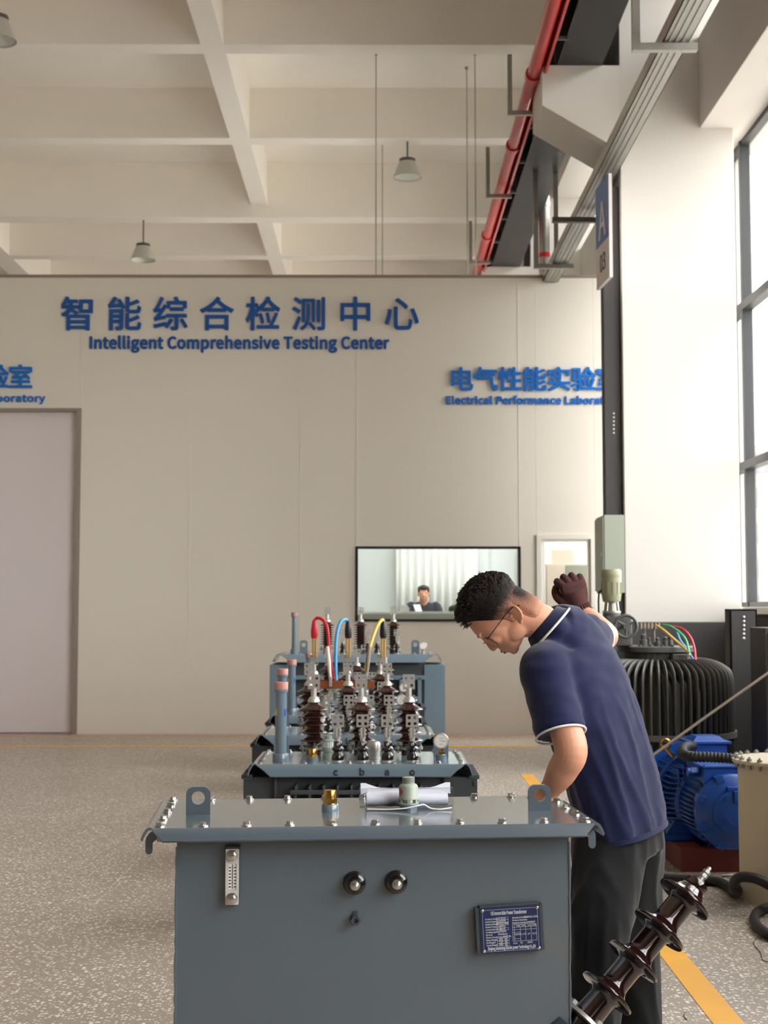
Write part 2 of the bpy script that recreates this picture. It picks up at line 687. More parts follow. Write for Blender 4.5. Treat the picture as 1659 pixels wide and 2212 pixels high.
# windows of the right wall: one frame and one pane per bay
wi = 0
for (a, c) in BAYS:
    for (z0, z1, rows) in ((1.535, 6.08, (2.90, 4.45)), (6.97, 7.74, ())):
        wi += 1
        b = MB()
        t = 0.05
        b.box((3.53, a, z0), (3.61, a + t, z1)); b.box((3.53, c - t, z0), (3.61, c, z1))
        b.box((3.53, a, z0), (3.61, c, z0 + t)); b.box((3.53, a, z1 - t), (3.61, c, z1))
        n = 4
        off = abs(a - 6.4) < 0.01
        for j in range(1, n + 3):
            yy = a + (c - a) * j / (n + 1)
            if off:
                yy = c - 0.56 - 1.2 * (j - 1)
            if yy < a or yy > c - 0.03:
                continue
            b.box((3.52, yy - 0.03, z0), (3.62, yy + 0.03, z1))
        for z in rows:
            b.box((3.515, a, z - 0.04), (3.625, c, z + 0.04))
        w = struct(b, 'window_%d' % wi, 'window_frame')
        g = MB(); g.box((3.565, a + 0.02, z0 + 0.02), (3.575, c - 0.02, z1 - 0.02))
        g.build('window_pane', 'clear_glass', w)

# partition wall in cream panels, with the large sliding door, the lab window and the glass door
TOP = wz(600)
DX1, DZ = wx(165), wz(886)
WX0, WX1, WZ0, WZ1 = wx(771), wx(1122), wz(1339), wz(1184)
GX0, GX1, GZ = wx(1160), wx(1287), wz(1155)
b = MB()
def panel(px0, px1, z0, z1):
    b.box((px0 + 0.0004, YB, z0), (px1 - 0.0004, YB + 0.1, z1), 0.003)
D0 = DX1 - 3.6
panel(-14, D0, 0, TOP)
panel(D0, D0 + 1.8, DZ, TOP); panel(D0 + 1.8, DX1, DZ, TOP)
seams = [DX1, wx(408), wx(648), WX0]
for i in range(3):
    panel(seams[i], seams[i + 1], 0, TOP)
panel(WX0, WX1, 0, WZ0); panel(WX0, WX1, WZ1, TOP)
panel(WX1, GX0, 0, TOP); panel(GX0, GX1, GZ, TOP); panel(GX1, 3.45, 0, TOP)
b.box((-14, YB + 0.03, 0), (D0, YB + 0.07, TOP))
wb = struct(b, 'wall_back', 'cream_panel', smooth=0)
b = MB(); b.box((-14, YB - 0.012, TOP - 0.001), (3.45, YB + 0.11, TOP + 0.035)); struct(b, 'trim_1', 'door_frame')
b = MB()
for s in (wx(408), wx(648), WX0 - .004, WX1 + .004):
    b.box((s - 0.006, YB - 0.003, 0.0 if s < WX0 - .1 else WZ1 + 0.03), (s + 0.006, YB + 0.02, TOP - 0.01))
struct(b, 'trim_2', 'seam_white')
# sliding door
b = MB(); b.box((D0, YB + 0.05, 0.02), (DX1, YB + 0.09, DZ), 0.004)
d = struct(b, 'door_1', 'door_panel')
b = MB(); b.box((DX1 - 0.03, YB - 0.03, 0), (DX1 + 0.03, YB + 0.11, DZ - 0.0205)); b.box((D0 - 0.03, YB - 0.03, DZ - 0.02), (DX1 + 0.03, YB + 0.11, DZ + 0.02))
b.build('door_frame', 'door_frame', d)
b = MB()
for j in range(1, 3):
    b.box((D0 + 1.2 * j - .004, YB + 0.046, 0.02), (D0 + 1.2 * j + .004, YB + 0.06, DZ))
b.build('panel_joint', 'door_panel', d)
# lab window
b = MB(); t = 0.02
b.box((WX0 - t, YB - 0.015, WZ0 - t), (WX0 + t * .6, YB + 0.11, WZ1 + t)); b.box((WX1 - t * .6, YB - 0.015, WZ0 - t), (WX1 + t, YB + 0.11, WZ1 + t))
b.box((WX0, YB - 0.015, WZ1 - t * .4), (WX1, YB + 0.11, WZ1 + t)); b.box((WX0, YB - 0.015, WZ0 - t), (WX1, YB + 0.11, WZ0 + t * .4))
w = struct(b, 'window_20', 'black')
b = MB(); b.box((WX0 + .013, YB - 0.005, WZ0 + .008), (WX1 - .013, YB + 0.028, WZ0 + 0.075)); b.build('window_rail', 'valve_green', w)
b = MB(); b.box((WX0, YB + 0.03, WZ0), (WX1, YB + 0.036, WZ1)); b.build('window_pane', 'lab_glass', w)
# glass door
b = MB(); t = 0.055
b.box((GX0, YB - 0.02, 0), (GX0 + t, YB + 0.1, GZ)); b.box((GX1 - t, YB - 0.02, 0), (GX1, YB + 0.1, GZ)); b.box((GX0 + t, YB - 0.02, GZ - t), (GX1 - t, YB + 0.1, GZ))
b.box((GX0 + t, YB + 0.01, 0.02), (GX0 + t + 0.04, YB + 0.06, GZ - t)); b.box((GX1 - t - 0.04, YB + 0.01, 0.02), (GX1 - t, YB + 0.06, GZ - t))
b.box((GX0 + t + 0.04, YB + 0.01, GZ - t - 0.03), (GX1 - t - 0.04, YB + 0.06, GZ - t)); b.box((GX0 + t + 0.04, YB + 0.01, 0.02), (GX1 - t - 0.04, YB + 0.06, 0.16))
d = struct(b, 'door_2', 'white_frame')
b = MB(); b.box((GX0 + t + 0.02, YB + 0.03, 0.1), (GX1 - t - 0.02, YB + 0.036, GZ - t - 0.02)); b.build('door_pane', 'clear_glass', d)

# laboratory behind the partition
b = MB(); b.box((-3.0, YB + 3.2, 0), (3.45, YB + 3.3, 4.2)); b.box((-3.0, YB + 0.15, 0), (-2.9, YB + 3.2, 4.2))
struct(b, 'wall_laboratory', 'lab_wall')
b = MB(); b.box((-2.9, YB + 0.12, 0), (1.62, YB + 3.2, 0.72)); struct(b, 'floor_laboratory', 'lab_wall')
b = MB()
pts = []
for i in range(0, 60):
    x = 0.25 + i * 0.02
    pts.append(V((x, YB + 3.08 + 0.03 * math.sin(i * 1.1), 1.2)))
b.loft([[p for p in pts], [p + V((0, 0, 1.3)) for p in pts]], cap=False, closed=False)
cu_ = b.build('curtain', 'lab_curtain')
sm = cu_.modifiers.new('thick', 'SOLIDIFY'); sm.thickness = 0.004
tag(cu_, 'pale pleated curtain hanging inside the laboratory behind the window', 'curtain')

lp = thing('lab_fill_light', 'added unseen fill light panel inside the laboratory', 'lamp', (0.6, YB + 1.3, 3.9))  # unseen glowing panel, added to brighten the room behind the lab window
b = MB(); b.box((-1.2, -0.3, 0), (1.2, 0.3, 0.05)); b.build('fill_light_frame', 'white_frame', lp)
b = MB(); b.box((-1.15, -0.27, -0.01), (1.15, 0.27, 0.0)); b.build('fill_light_panel', mat('fill_glow', (255, 250, 240), 0.5, emit=14.0), lp)
# floor markings
def strip(name, p0, p1, w, material):
    p0, p1 = V(p0), V(p1)
    d_ = (p1 - p0).normalized(); s = V((-d_.y, d_.x, 0)) * (w / 2)
    mb = MB()
    up = V((0, 0, 0.0025))
    mb.hexa([p0 - s, p1 - s, p1 + s, p0 + s, p0 - s + up, p1 - s + up, p1 + s + up, p0 + s + up])
    struct(mb, name, material)
strip('floor_marking_1', (-13.9, YB - 0.28, 0), (3.4, YB - 0.28, 0), 0.10, 'orange_line')
strip('floor_marking_2', (-13.9, 15.93, 0), (1.75, 15.93, 0), 0.12, 'yellow_line')
pa, pb = onz(1137, 1672), onz(1520, 2145)
dd = (pb - pa).normalized()
strip('floor_marking_3', pa, pb + dd * 6, 0.115, 'yellow_line')

# building across the road
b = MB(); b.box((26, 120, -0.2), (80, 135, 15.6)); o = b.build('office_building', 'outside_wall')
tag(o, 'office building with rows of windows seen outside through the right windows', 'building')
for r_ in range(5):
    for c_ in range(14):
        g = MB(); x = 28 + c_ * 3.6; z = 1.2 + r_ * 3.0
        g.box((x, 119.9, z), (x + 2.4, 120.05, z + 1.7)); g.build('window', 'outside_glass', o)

# ================================================================== OVERHEAD THINGS
def pendant(px, py_top, py_bot, y, ztop, label):
    p = at(px, py_bot, y)
    t_ = thing('pendant_lamp', label, 'lamp', (p.x, p.y, p.z), 0, 'pendant lamps under the ceiling')
    h, r = 0.27, 0.205
    s = MB(); s.lathe([(r, 0), (r * 0.97, 0.02), (r * 0.62, h * 0.78), (r * 0.55, h * 0.84), (r * 0.53, h * 0.84), (r * 0.6, h * 0.76), (r * 0.94, 0.02), (r * 0.97, 0)], seg=32, cap=False)
    s.build('lamp_shade', 'lamp_shade', t_)
    s = MB(); s.lathe([(r * 0.93, 0.022), (r * 0.59, h * 0.75), (0.001, h * 0.76)], seg=32, cap=False); s.build('reflector', 'lamp_inner', t_)
    s = MB(); s.lathe([(r * 0.56, h * 0.8), (r * 0.56, h), (r * 0.3, h * 1.06), (0.001, h * 1.06)], seg=24); s.build('lamp_housing', 'iron_grey', t_)
    s = MB(); s.cyl((0, 0, h), (0, 0, ztop - p.z), 0.012, seg=8); s.build('rod', 'iron_grey', t_)
pendant(880, 300, 384, 19.80, ZB, 'grey pendant lamp beside the red pipe, under the middle bay')
pendant(309, 472, 562, 23.18, ZM, 'grey pendant lamp hanging above the large blue wall sign')
pendant(-6, 30, 88, 14.9, ZS, 'pendant lamp cut by the left edge near the ceiling')

for px, y, zt, lab in ((812, 18.4, ZS, 'thin steel hanging rod, left one of the taller pair'), (826, 21.6, ZS, 'thin steel hanging rod just right of the leftmost rod'),
                       (1010, 18.9, ZS, 'thin steel hanging rod beside the red pipe, left of its pair'), (1028, 18.4, ZS, 'thin steel hanging rod closest to the red pipe')):
    p = at(px, 600, y)
    b = MB(); b.cyl((p.x, y, p.z - 0.4), (p.x, y, zt), 0.007, seg=8)
    b.lathe([(0.02, 0), (0.02, 0.03)], xf((p.x, y, zt - 0.03)), 10)
    tag(b.build('hanging_rod', 'zinc'), lab, 'rod', 'ceiling suspension rods')

# red fire pipe with grooved couplings and its brackets
p0 = V((1.268, -9, 5.86)); p1 = V((1.268, 30.5, 5.86))
pipe = thing('fire_pipe', 'long red steel pipe running under the ceiling beside the black crane beam', 'pipe', (1.5, 10, 6.6))
def rel(mb, t_):
    mb.m = Matrix.Translation(-V(t_.location)); return mb
b = rel(MB(), pipe); b.cyl((1.50, -9, 6.69), (1.50, 30.5, 6.69), 0.065, seg=20)
for y in (6.4, 10.2, 13.4, 15.5, 19.3, 23.1):
    b.cyl((1.50, y, 6.69), (1.50, y + 0.1, 6.69), 0.082, seg=20)
b.build('pipe', 'red_paint', pipe)
b = rel(MB(), pipe)
b.box((1.575, -9, 6.61), (1.60, 30.5, 6.76)); b.box((1.53, -9, 6.745), (1.60, 30.5, 6.76))
b.build('busbar_rail', 'red_paint', pipe)
for y in (14.1, 17.0, 20.3, 23.8, 27):
    b = rel(MB(), pipe)
    b.box((1.31, y, 6.53), (1.355, y + 0.045, 7.16)); b.box((1.3555, y, 6.53), (1.62, y + 0.045, 6.575))
    b.build('pipe_bracket', 'zinc', pipe)
for j in range(18):
    y = 10.2 + j * 1.19
    b = rel(MB(), pipe)
    b.box((1.595, y, 6.69), (1.74, y + 0.035, 6.72)); b.build('pipe_stub', 'iron_grey', pipe)

# crane runway beam
cb = thing('crane_beam', 'black steel crane runway beam resting on the concrete corbels', 'crane beam', (1.9, 10, 6.69))
b = rel(MB(), cb)
b.box((1.71, -9, 6.692), (2.13, 30.5, 6.72)); b.box((1.91, -9, 6.72), (1.935, 30.5, 7.33)); b.box((1.73, -9, 7.33), (2.11, 30.5, 7.355))
b.build('beam_section', 'crane_black', cb)
b = rel(MB(), cb)
b.box((1.88, -9, 7.355), (1.965, 30.5, 7.46)); b.build('rail', 'crane_grey', cb)
for j in range(14):
    y = 1.5 + 2 * j
    b = rel(MB(), cb); b.box((1.72, y, 6.72), (2.10, y + 0.018, 7.33)); b.build('stiffener', 'crane_black', cb)

# cable tray hung on struts
tr = thing('cable_tray', 'galvanised steel cable tray sloping past the white column', 'cable tray', (2.1, 8, 5.5))
ZT = 5.60
b = rel(MB(), tr)
tx0, tx1 = 2.05, 2.24
b.box((tx0, -8, ZT), (tx1, 30, ZT + 0.006))
b.box((tx0, -8, ZT), (tx0 + 0.006, 30, ZT + 0.11)); b.box((tx1 - 0.006, -8, ZT), (tx1, 30, ZT + 0.11))
for j in range(1, 4):
    x = tx0 + (tx1 - tx0) * j / 4
    b.box((x - 0.012, -8, ZT - 0.008), (x + 0.012, 30, ZT + 0.002))
b.build('tray_channel', 'zinc', tr)
for y, L in ((9.97, 1.3), (16.5, 1.17)):
    b = rel(MB(), tr)
    b.box((1.8855, y, ZT - 0.065), (2.30, y + 0.055, ZT - 0.01)); b.box((1.83, y, ZT - 0.065), (1.885, y + 0.055, ZT + L))
    if y > 10:
        b.box((2.07, y, ZT - 0.02), (2.12, y + 0.03, ZT + L)); b.box((1.8855, y, ZT + L - 0.05), (2.069, y + 0.045, ZT + L))
    b.build('tray_hanger', 'zinc', tr)
b = rel(MB(), tr); b.box((1.78, 14.3, ZT - 0.12), (2.26, 14.36, ZT - 0.07)); b.build('tray_arm', 'iron_grey', tr)

# galvanised vertical pipe with red and white band near the far bracket
p = at(1176, 560, 18.4)
dp = thing('downpipe', 'vertical galvanised pipe with a red band behind the cable tray', 'pipe', (p.x, p.y, p.z - 0.4))
b = MB(); b.cyl((0, 0, 0), (0, 0, 1.6), 0.072, seg=18); b.lathe([(0.082, 1.1), (0.082, 1.17)], seg=18); b.build('pipe', 'zinc', dp)
b = MB(); b.lathe([(0.076, 0.42), (0.076, 0.48)], seg=18); b.build('red_band', 'red_paint', dp)

# ================================================================== WALL SIGNS
def wall_sign(name, label, chars, px0, pitch, pyc, csize, eng, ex0, ex1, ebase, ecap, material, bold):
    p = at(px0, pyc, YB - 0.02)
    t_ = thing(name, label, 'sign', (p.x, YB, p.z))
    for i, ch in enumerate(chars):
        q = at(px0 + pitch * i, pyc, YB)
        s = csize / PW
        m_ = facing_cam((q.x - p.x, -0.012, q.z - p.z - s * 0.365))
        text_mesh('character', ch, s, material, m_, t_, bold=s * bold, extrude=0.012)
    q = at((ex0 + ex1) / 2, ebase, YB)
    cap = ecap / PW
    text_mesh('lettering', eng, cap / 0.715, material, facing_cam((q.x - p.x, -0.008, q.z - p.z)), t_, bold=cap * 0.06, extrude=0.008, width=(ex1 - ex0) / PW, space=1.02)
    return t_
wall_sign('wall_sign', 'large blue raised Chinese sign reading Intelligent Comprehensive Testing Center', '智能综合检测中心', 169, 99.8, 679, 78, 'Intelligent Comprehensive Testing Center', 192, 843, 753, 25, 'sign_blue', 0.018)
wall_sign('laboratory_sign', 'smaller blue sign reading Electrical Performance Laboratory beside the dark post', '电气性能实验室', 996, 52.8, 820, 55, 'Electrical Performance Laboratory', 962, 1342, 873, 16, 'sign_blue_light', 0.024)
wall_sign('laboratory_sign', 'small blue sign above the pale sliding door, its end reading boratory', '实验室', -60, 52.5, 815, 55, 'Laboratory', -36, 98, 868, 15, 'sign_blue_light', 0.024)

# ================================================================== COLUMN FITTINGS
yc = COLS[3]
zt2 = at(1320, 1112, yc).z
tp = thing('cable_trunking', 'dark vertical cable trunking with a row of small holes beside the column', 'trunking', (2.18, yc + 0.1, 2.0))
b = rel(MB(), tp); b.box((2.125, yc + 0.06, zt2 + 0.003), (2.28, yc + 0.22, 5.53), 0.006); b.build('duct', 'dark_band', tp)
for j in range(6):
    p = at(1326, 893 + j * 8.4, yc + 0.058)
    b = rel(MB(), tp); b.lathe([(0.008, 0), (0.008, 0.006)], frame((p.x, yc + 0.062, p.z), (1, 0, 0), (0, 0, 1), (0, -1, 0)), 10); b.build('bolt', 'tinned', tp)
eb = thing('electrical_box', 'pale green electrical box on the column under the dark trunking', 'electrical box', (2.2, yc + 0.2, 1.66))
zb, zt = at(1320, 1281, yc).z, at(1320, 1112, yc).z
b = rel(MB(), eb); b.box((2.10, yc + 0.0, zb), (2.288, yc + 0.5, zt), 0.006); b.build('cabinet_body', 'box_green', eb)
b = rel(MB(), eb); b.box((2.085, yc + 0.01, zb + 0.02), (2.102, yc + 0.49, zt - 0.02), 0.004); b.build('cabinet_door', 'box_green', eb)
b = rel(MB(), eb); b.cyl((2.078, yc + 0.06, (zb + zt) / 2), (2.1, yc + 0.06, (zb + zt) / 2), 0.018, seg=12); b.build('lock', 'steel', eb)
b = MB(); b.box((2.19, yc + 0.05, 0.0), (2.28, yc + 0.22, zb - 0.003), 0.004)
tag(b.build('lower_trunking', 'dark_band'), 'dark cable trunking between electrical box and floor, behind the round transformer', 'trunking')
# column number sign: blue upper half with A, pale lower half with 03
P1 = at(1317, 598, yc - 0.50); P0 = at(1289, 635, yc + 0.04)
ztop = at(1324, 374, yc - 0.50).z
sx_ = (V((P1.x, P1.y, 0)) - V((P0.x, P0.y, 0)))
wd = sx_.length; ux = sx_.normalized(); un = V((ux.y * 1, -ux.x, 0))
if un.x > 0:
    un = -un
zl = P1.z
hh = ztop - zl
sg = thing('column_sign', 'hanging column sign with white A on blue above 03', 'sign', (P0.x, P0.y, zl))
fm = frame((0, 0, 0), ux, (0, 0, 1), un)
b = MB(); b.prism([(0, 0), (wd, 0), (wd, hh), (0, hh)], -0.03, 0, fm); b.build('sign_board', 'sign_panel_white', sg)
b = MB(); b.prism([(0, hh * 0.40), (wd, hh * 0.40), (wd, hh), (0, hh)], 0, 0.002, fm); b.build('blue_field', 'sign_panel_blue', sg)
text_mesh('letter', 'A', 0.46, 'sign_panel_white', fm @ Matrix.Translation((wd / 2, hh * 0.46, 0.0035)), sg, bold=0.008, extrude=0.001)
text_mesh('numerals', '03', 0.22, 'sign_dark', fm @ Matrix.Translation((wd / 2, hh * 0.13, 0.0015)), sg, bold=0.004, extrude=0.001)
b = MB(); b.box((0.035, yc - P0.y + 0.0, hh - 0.12), (2.15 - P0.x, yc - P0.y + 0.058, hh - 0.08)); b.build('sign_bracket', 'iron_grey', sg)

# ================================================================== TRANSFORMERS
def bolt_mb(s=1.0, washer=True):
    mb = MB()
    if washer:
        mb.lathe([(0.0125 * s, 0), (0.0125 * s, 0.003 * s), (0.0122 * s, 0.0035 * s)], seg=16)
    mb.lathe([(0.0095 * s, 0.003 * s), (0.0095 * s, 0.0105 * s), (0.0075 * s, 0.012 * s)], seg=6)
    return mb


def lid_mesh(x0, x1, y0, y1, z, drop, out, cut, t=0.006):
    """flat cover with four bent-down skirts; the corners stay open"""
    mb = MB()
    mb.box((x0, y0, z - t), (x1, y1, z), 0.002)
    # front and rear skirts, their ends cut at a slant
    for (ya, s) in ((y0, -1), (y1, 1)):
        prof = [(0, 0), (0.35, -0.12), (0.7, -0.5), (1.0, -1.0)]
        rows = []
        for (a, c) in prof:
            inset = cut * max(0.0, (-c - 0.05)) ** 0.8
            rows.append((ya + s * out * a, z + drop * c, x0 + inset, x1 - inset))
        up = [[V((r[2], r[0], r[1])), V((r[3], r[0], r[1]))] for r in rows]
        n = len(rows)
        vs_ = []
        for u in up:
            vs_ += u
        for u in up:
            vs_ += [q - V((0, s * t * 0.7, t * 0.7)) for q in u]
        fs = []
        for i in range(n - 1):
            fs.append((2 * i, 2 * i + 1, 2 * i + 3, 2 * i + 2))
            fs.append((2 * n + 2 * i, 2 * n + 2 * i + 2, 2 * n + 2 * i + 3, 2 * n + 2 * i + 1))
            fs.append((2 * i, 2 * i + 2, 2 * n + 2 * i + 2, 2 * n + 2 * i))
            fs.append((2 * i + 1, 2 * n + 2 * i + 1, 2 * n + 2 * i + 3, 2 * i + 3))
        fs.append((2 * n - 2, 2 * n - 1, 4 * n - 1, 4 * n - 2))
        fs.append((0, 2 * n, 2 * n + 1, 1))
        mb.add(vs_, fs)
    # side skirts: curl over and down
    for (xa, s) in ((x0, -1), (x1, 1)):
        prof = [(-0.2, -0.02), (0.2, 0.06), (0.55, -0.1), (0.85, -0.5), (1.05, -0.95)]
        top = [(xa + s * out * 1.7 * a, z + drop * c) for a, c in prof]
        bot = [(xa + s * (out * 1.7 * a - t * 0.8), z + drop * c - t * 0.9) for a, c in prof]
        poly = top + bot[::-1]
        mb.prism(poly, 0, (y1 - y0) - 0.01, frame((0, y0 + 0.005, 0), (1, 0, 0), (0, 0, 1), (0, 1, 0)))
    return mb


def lug_poly(w, h, r, n=8):
    p = [(-w / 2, 0), (w / 2, 0), (w / 2, h - r)]
    p += [(w / 2 - r + r * math.cos(PI / 2 * k / n), h - r + r * math.sin(PI / 2 * k / n)) for k in range(1, n + 1)]
    p += [(-w / 2 + r - r * math.sin(PI / 2 * k / n), h - r + r * math.cos(PI / 2 * k / n)) for k in range(0, n)]
    p += [(-w / 2, h - r)]
    return p


def front_frame(p):
    return frame(p, (1, 0, 0), (0, 0, 1), (0, -1, 0))


def rounded(w, h, r, n=4):
    out = []
    for cx, cy, a0 in ((w / 2 - r, h / 2 - r, 0), (-w / 2 + r, h / 2 - r, PI / 2), (-w / 2 + r, -h / 2 + r, PI), (w / 2 - r, -h / 2 + r, 3 * PI / 2)):
        out += [(cx + r * math.cos(a0 + PI / 2 * k / n), cy + r * math.sin(a0 + PI / 2 * k / n)) for k in range(n + 1)]
    return out


# ---------------------------------------------------------------- the transformer in front
ZL1 = 0.955
pL, pR = onz(345, 1786.5, ZL1), onz(1265, 1775.5, ZL1)
c1 = (pL + pR) / 2
rz1 = math.atan2((pR - pL).y, (pR - pL).x)
hw = (pR - pL).length / 2
T1 = thing('oil_transformer', 'grey oil transformer in front with blue nameplate and bare cover', 'transformer', (c1.x, c1.y, 0), rz1)
INV1 = (Matrix.Translation((c1.x, c1.y, 0)) @ Matrix.Rotation(rz1, 4, 'Z')).inverted()


def l1(px, py):
    return INV1 @ onz(px, py, ZL1)


def f1(px, py, y=0.03):
    """local point on the tank front"""
    o = INV1 @ V((0, 0, CAM_H)); d = INV1.to_3x3() @ ray(px, py)
    return o + d * ((y - o.y) / d.y)


DEP = (l1(377, 1731.5).y + l1(1193, 1719).y) / 2
lid_mesh(-hw - 0.02, hw + 0.02, -0.022, DEP + 0.022, ZL1, 0.030, 0.015, 0.030).build('cover', 'grey_paint', T1, smooth=50)
b = MB()
bx0, bx1 = f1(381, 1900).x, f1(1230, 1900).x
b.box((bx0, 0.03, 0.08), (bx1, DEP - 0.03, ZL1 - 0.02), 0.004)
b.build('tank', 'grey_paint', T1)
b = MB()
b.box((bx0 - 0.012, 0.018, ZL1 - 0.022), (bx1 + 0.05, DEP - 0.018, ZL1 - 0.0065), 0.002)
b.build('tank_flange', 'dark_grey_paint', T1)
b = MB()
for y in (0.06, DEP - 0.12):
    b.box((bx0 + 0.05, y, 0), (bx1 - 0.05, y + 0.06, 0.09), 0.004)
b.build('base_channel', 'dark_grey_paint', T1)
# corner weld beads
for x in (bx0, bx1):
    b = MB()
    path = [(x + random.uniform(-.0012, .0012), 0.03, 0.1 + i * 0.02) for i in range(41)]
    b.tube(path, [0.0032 + random.uniform(-.0008, .0008) for _ in path], 6)
    b.build('weld_bead', 'grey_paint', T1)
first = None
pos = [(-hw + 2 * hw * i / 10, 0) for i in range(11)] + [(-hw + 2 * hw * i / 10, DEP) for i in range(11)]
pos += [(-hw + .001, DEP * i / 4) for i in range(1, 4)] + [(hw, DEP * i / 4) for i in range(1, 4)]
for x, y in pos:
    if first is None:
        first = bolt_mb().build('bolt', 'steel', T1, (x, y, ZL1), smooth=30)
        stud = MB().cyl((0, 0, -0.036), (0, 0, -0.02), 0.0065, seg=10).build('stud', 'zinc', T1, (x, y, ZL1))
    else:
        nb = part_copy(first, (x, y, ZL1))
        nb.rotation_euler = (0, 0, random.uniform(0, PI))
        if y == 0:
            part_copy(stud, (x, y, ZL1))
# lifting lugs
for (pl, pr, py, ptop) in ((402, 454, 1759, 1702), (1141, 1190, 1751, 1693)):
    a, c = l1(pl, py), l1(pr, py)
    w = (c - a).length
    h = w * 58 / 51.0
    q = (a + c) / 2
    m_ = front_frame((q.x, q.y + 0.006, ZL1))
    b = MB(); b.prism(lug_poly(w, h + 0.0, w * 0.30), 0, 0.012, m_, [circle(0, h * 0.60, w * 0.275)])
    b.build('lifting_lug', 'grey_paint', T1)
# side hooks under the cover
for s, x in ((-1, bx0), (1, bx1)):
    pts = [(0, 0.038), (0.058, 0.038)]
    pts += [(0.058 + 0.026 * math.sin(a), 0.012 + 0.026 * math.cos(a)) for a in [PI / 2 * k / 6 for k in range(1, 7)]]
    pts += [(0.084, -0.012)] + [(0.075 + 0.009 * math.cos(a), -0.012 - 0.009 * math.sin(a)) for a in [PI * k / 6 for k in range(1, 6)]] + [(0.066, -0.012)]
    pts += [(0.066 - 0.02 * (1 - math.cos(a)), 0.004 + 0.014 * math.sin(a)) for a in [PI / 2 * k / 5 for k in range(0, 6)]] + [(0, 0.012)]
    if s < 0:
        pts = [(-q[0], q[1]) for q in pts][::-1]
    b = MB(); b.prism(pts, 0, 0.012, front_frame((x, 0.10, ZL1 - 0.062)))
    b.build('lifting_hook', 'grey_paint', T1)
# brass filler cap on its collar
q = l1(713, 1752)
b = MB(); b.lathe([(0.0235, 0), (0.0235, 0.016), (0.021, 0.019)], xf((q.x, q.y, ZL1)), 24); fc = b.build('filler_neck', 'blue_grey_paint', T1)
b = MB(); b.lathe([(0.020, 0.019), (0.020, 0.023)], xf((q.x, q.y, ZL1)), 20); b.lathe([(0.019, 0.023), (0.019, 0.034)], xf((q.x, q.y, ZL1)), 6)
b.lathe([(0.0168, 0.033), (0.0168, 0.054), (0.0155, 0.057), (0.001, 0.0575)], xf((q.x, q.y, ZL1)), 24); b.build('brass_cap', 'brass', T1)
# relief valve
q = l1(882.5, 1749)
mz = xf((q.x, q.y, ZL1))
b = MB(); b.lathe([(0.024, 0), (0.024, 0.010), (0.0275, 0.011), (0.0285, 0.014), (0.0285, 0.017)], mz, 32); b.build('valve_neck', 'blue_grey_paint', T1)
b = MB()
b.lathe([(0.0285, 0.017), (0.0285, 0.020), (0.020, 0.0205), (0.020, 0.029), (0.0275, 0.0295), (0.0275, 0.034), (0.026, 0.036), (0.026, 0.063), (0.024, 0.067), (0.021, 0.070), (0.0165, 0.0715), (0.0165, 0.074)], mz, 32)
for k in range(7):
    a = 2 * PI * k / 7 + 0.35
    b.box((-0.003, 0.0215, 0.019), (0.003, 0.0275, 0.031), m=mz @ Matrix.Rotation(a, 4, 'Z'))
vb = b.build('relief_valve', 'valve_green', T1)
b = MB(); b.lathe([(0.0160, 0.074), (0.0162, 0.088), (0.015, 0.089), (0.001, 0.089)], mz, 28)
for k in range(28):
    b.box((-0.0008, 0.0158, 0.075), (0.0008, 0.0172, 0.088), m=mz @ Matrix.Rotation(2 * PI * k / 28, 4, 'Z'))
b.build('valve_cap', 'valve_green', vb)
b = MB(); b.lathe([(0.0201, 0.0215), (0.0201, 0.0285)], mz, 24, cap=False); b.build('valve_insert', 'steel', vb)
# diamond sticker wrapped round the can
b = MB(); rows = []
for i in range(9):
    a = -3.30 + 0.95 * i / 8
    hh_ = 0.014 * (1 - abs(i - 4) / 4.6)
    rows.append([V((q.x + 0.0263 * math.cos(a), q.y + 0.0263 * math.sin(a), ZL1 + 0.050 + s * hh_)) for s in (-1, 1)])
b.loft(rows, cap=False, closed=False); b.build('sticker', 'label_red', vb)
b = MB(); rows2 = []
for i in range(9):
    a = -3.33 + 1.01 * i / 8
    hh_ = 0.0158 * (1 - abs(i - 4) / 4.5)
    rows2.append([V((q.x + 0.0262 * math.cos(a), q.y + 0.0262 * math.sin(a), ZL1 + 0.050 + s * hh_)) for s in (-1, 1)])
b.loft(rows2, cap=False, closed=False); b.build('sticker_border', 'label_yellow', vb)

# oil level gauge on the front
ga, gb = f1(502, 1831), f1(502, 1951)
gx, gz0, gz1 = (ga.x + gb.x) / 2, gb.z, ga.z
gh = gz1 - gz0
gw = (f1(517, 1890) - f1(488, 1890)).length
b = MB(); b.box((gx - gw / 2 - 0.001, 0.012, gz0 - 0.002), (gx + gw / 2 + 0.003, 0.031, gz1 + 0.006), 0.002); lg = b.build('level_gauge', 'dark_grey_paint', T1)
b = MB(); b.prism(rounded(gw, gh, 0.003), 0, 0.004, front_frame((gx, 0.013, (gz0 + gz1) / 2)), [rounded(gw * 0.62, gh * 0.47, 0.003)]); b.build('gauge_plate', 'white_plate', lg)
b = MB(); b.box((gx - gw * .3, 0.011, gz0 + gh * .27), (gx + gw * .3, 0.0128, gz0 + gh * .73)); b.build('gauge_scale', 'gauge_white', lg)
b = MB()
for i in range(21):
    z = gz0 + gh * (0.30 + 0.40 * i / 20)
    b.box((gx - 0.0015, 0.0104, z - 0.0004), (gx + (0.004 if i % 5 == 0 else 0.002), 0.011, z + 0.0004))
for i in range(7):
    z = gz0 + gh * (0.31 + 0.40 * i / 7)
    b.box((gx - gw * .25, 0.0104, z), (gx - gw * .10, 0.011, z + 0.0028)); b.box((gx + gw * .14, 0.0104, z), (gx + gw * .27, 0.011, z + 0.0028))
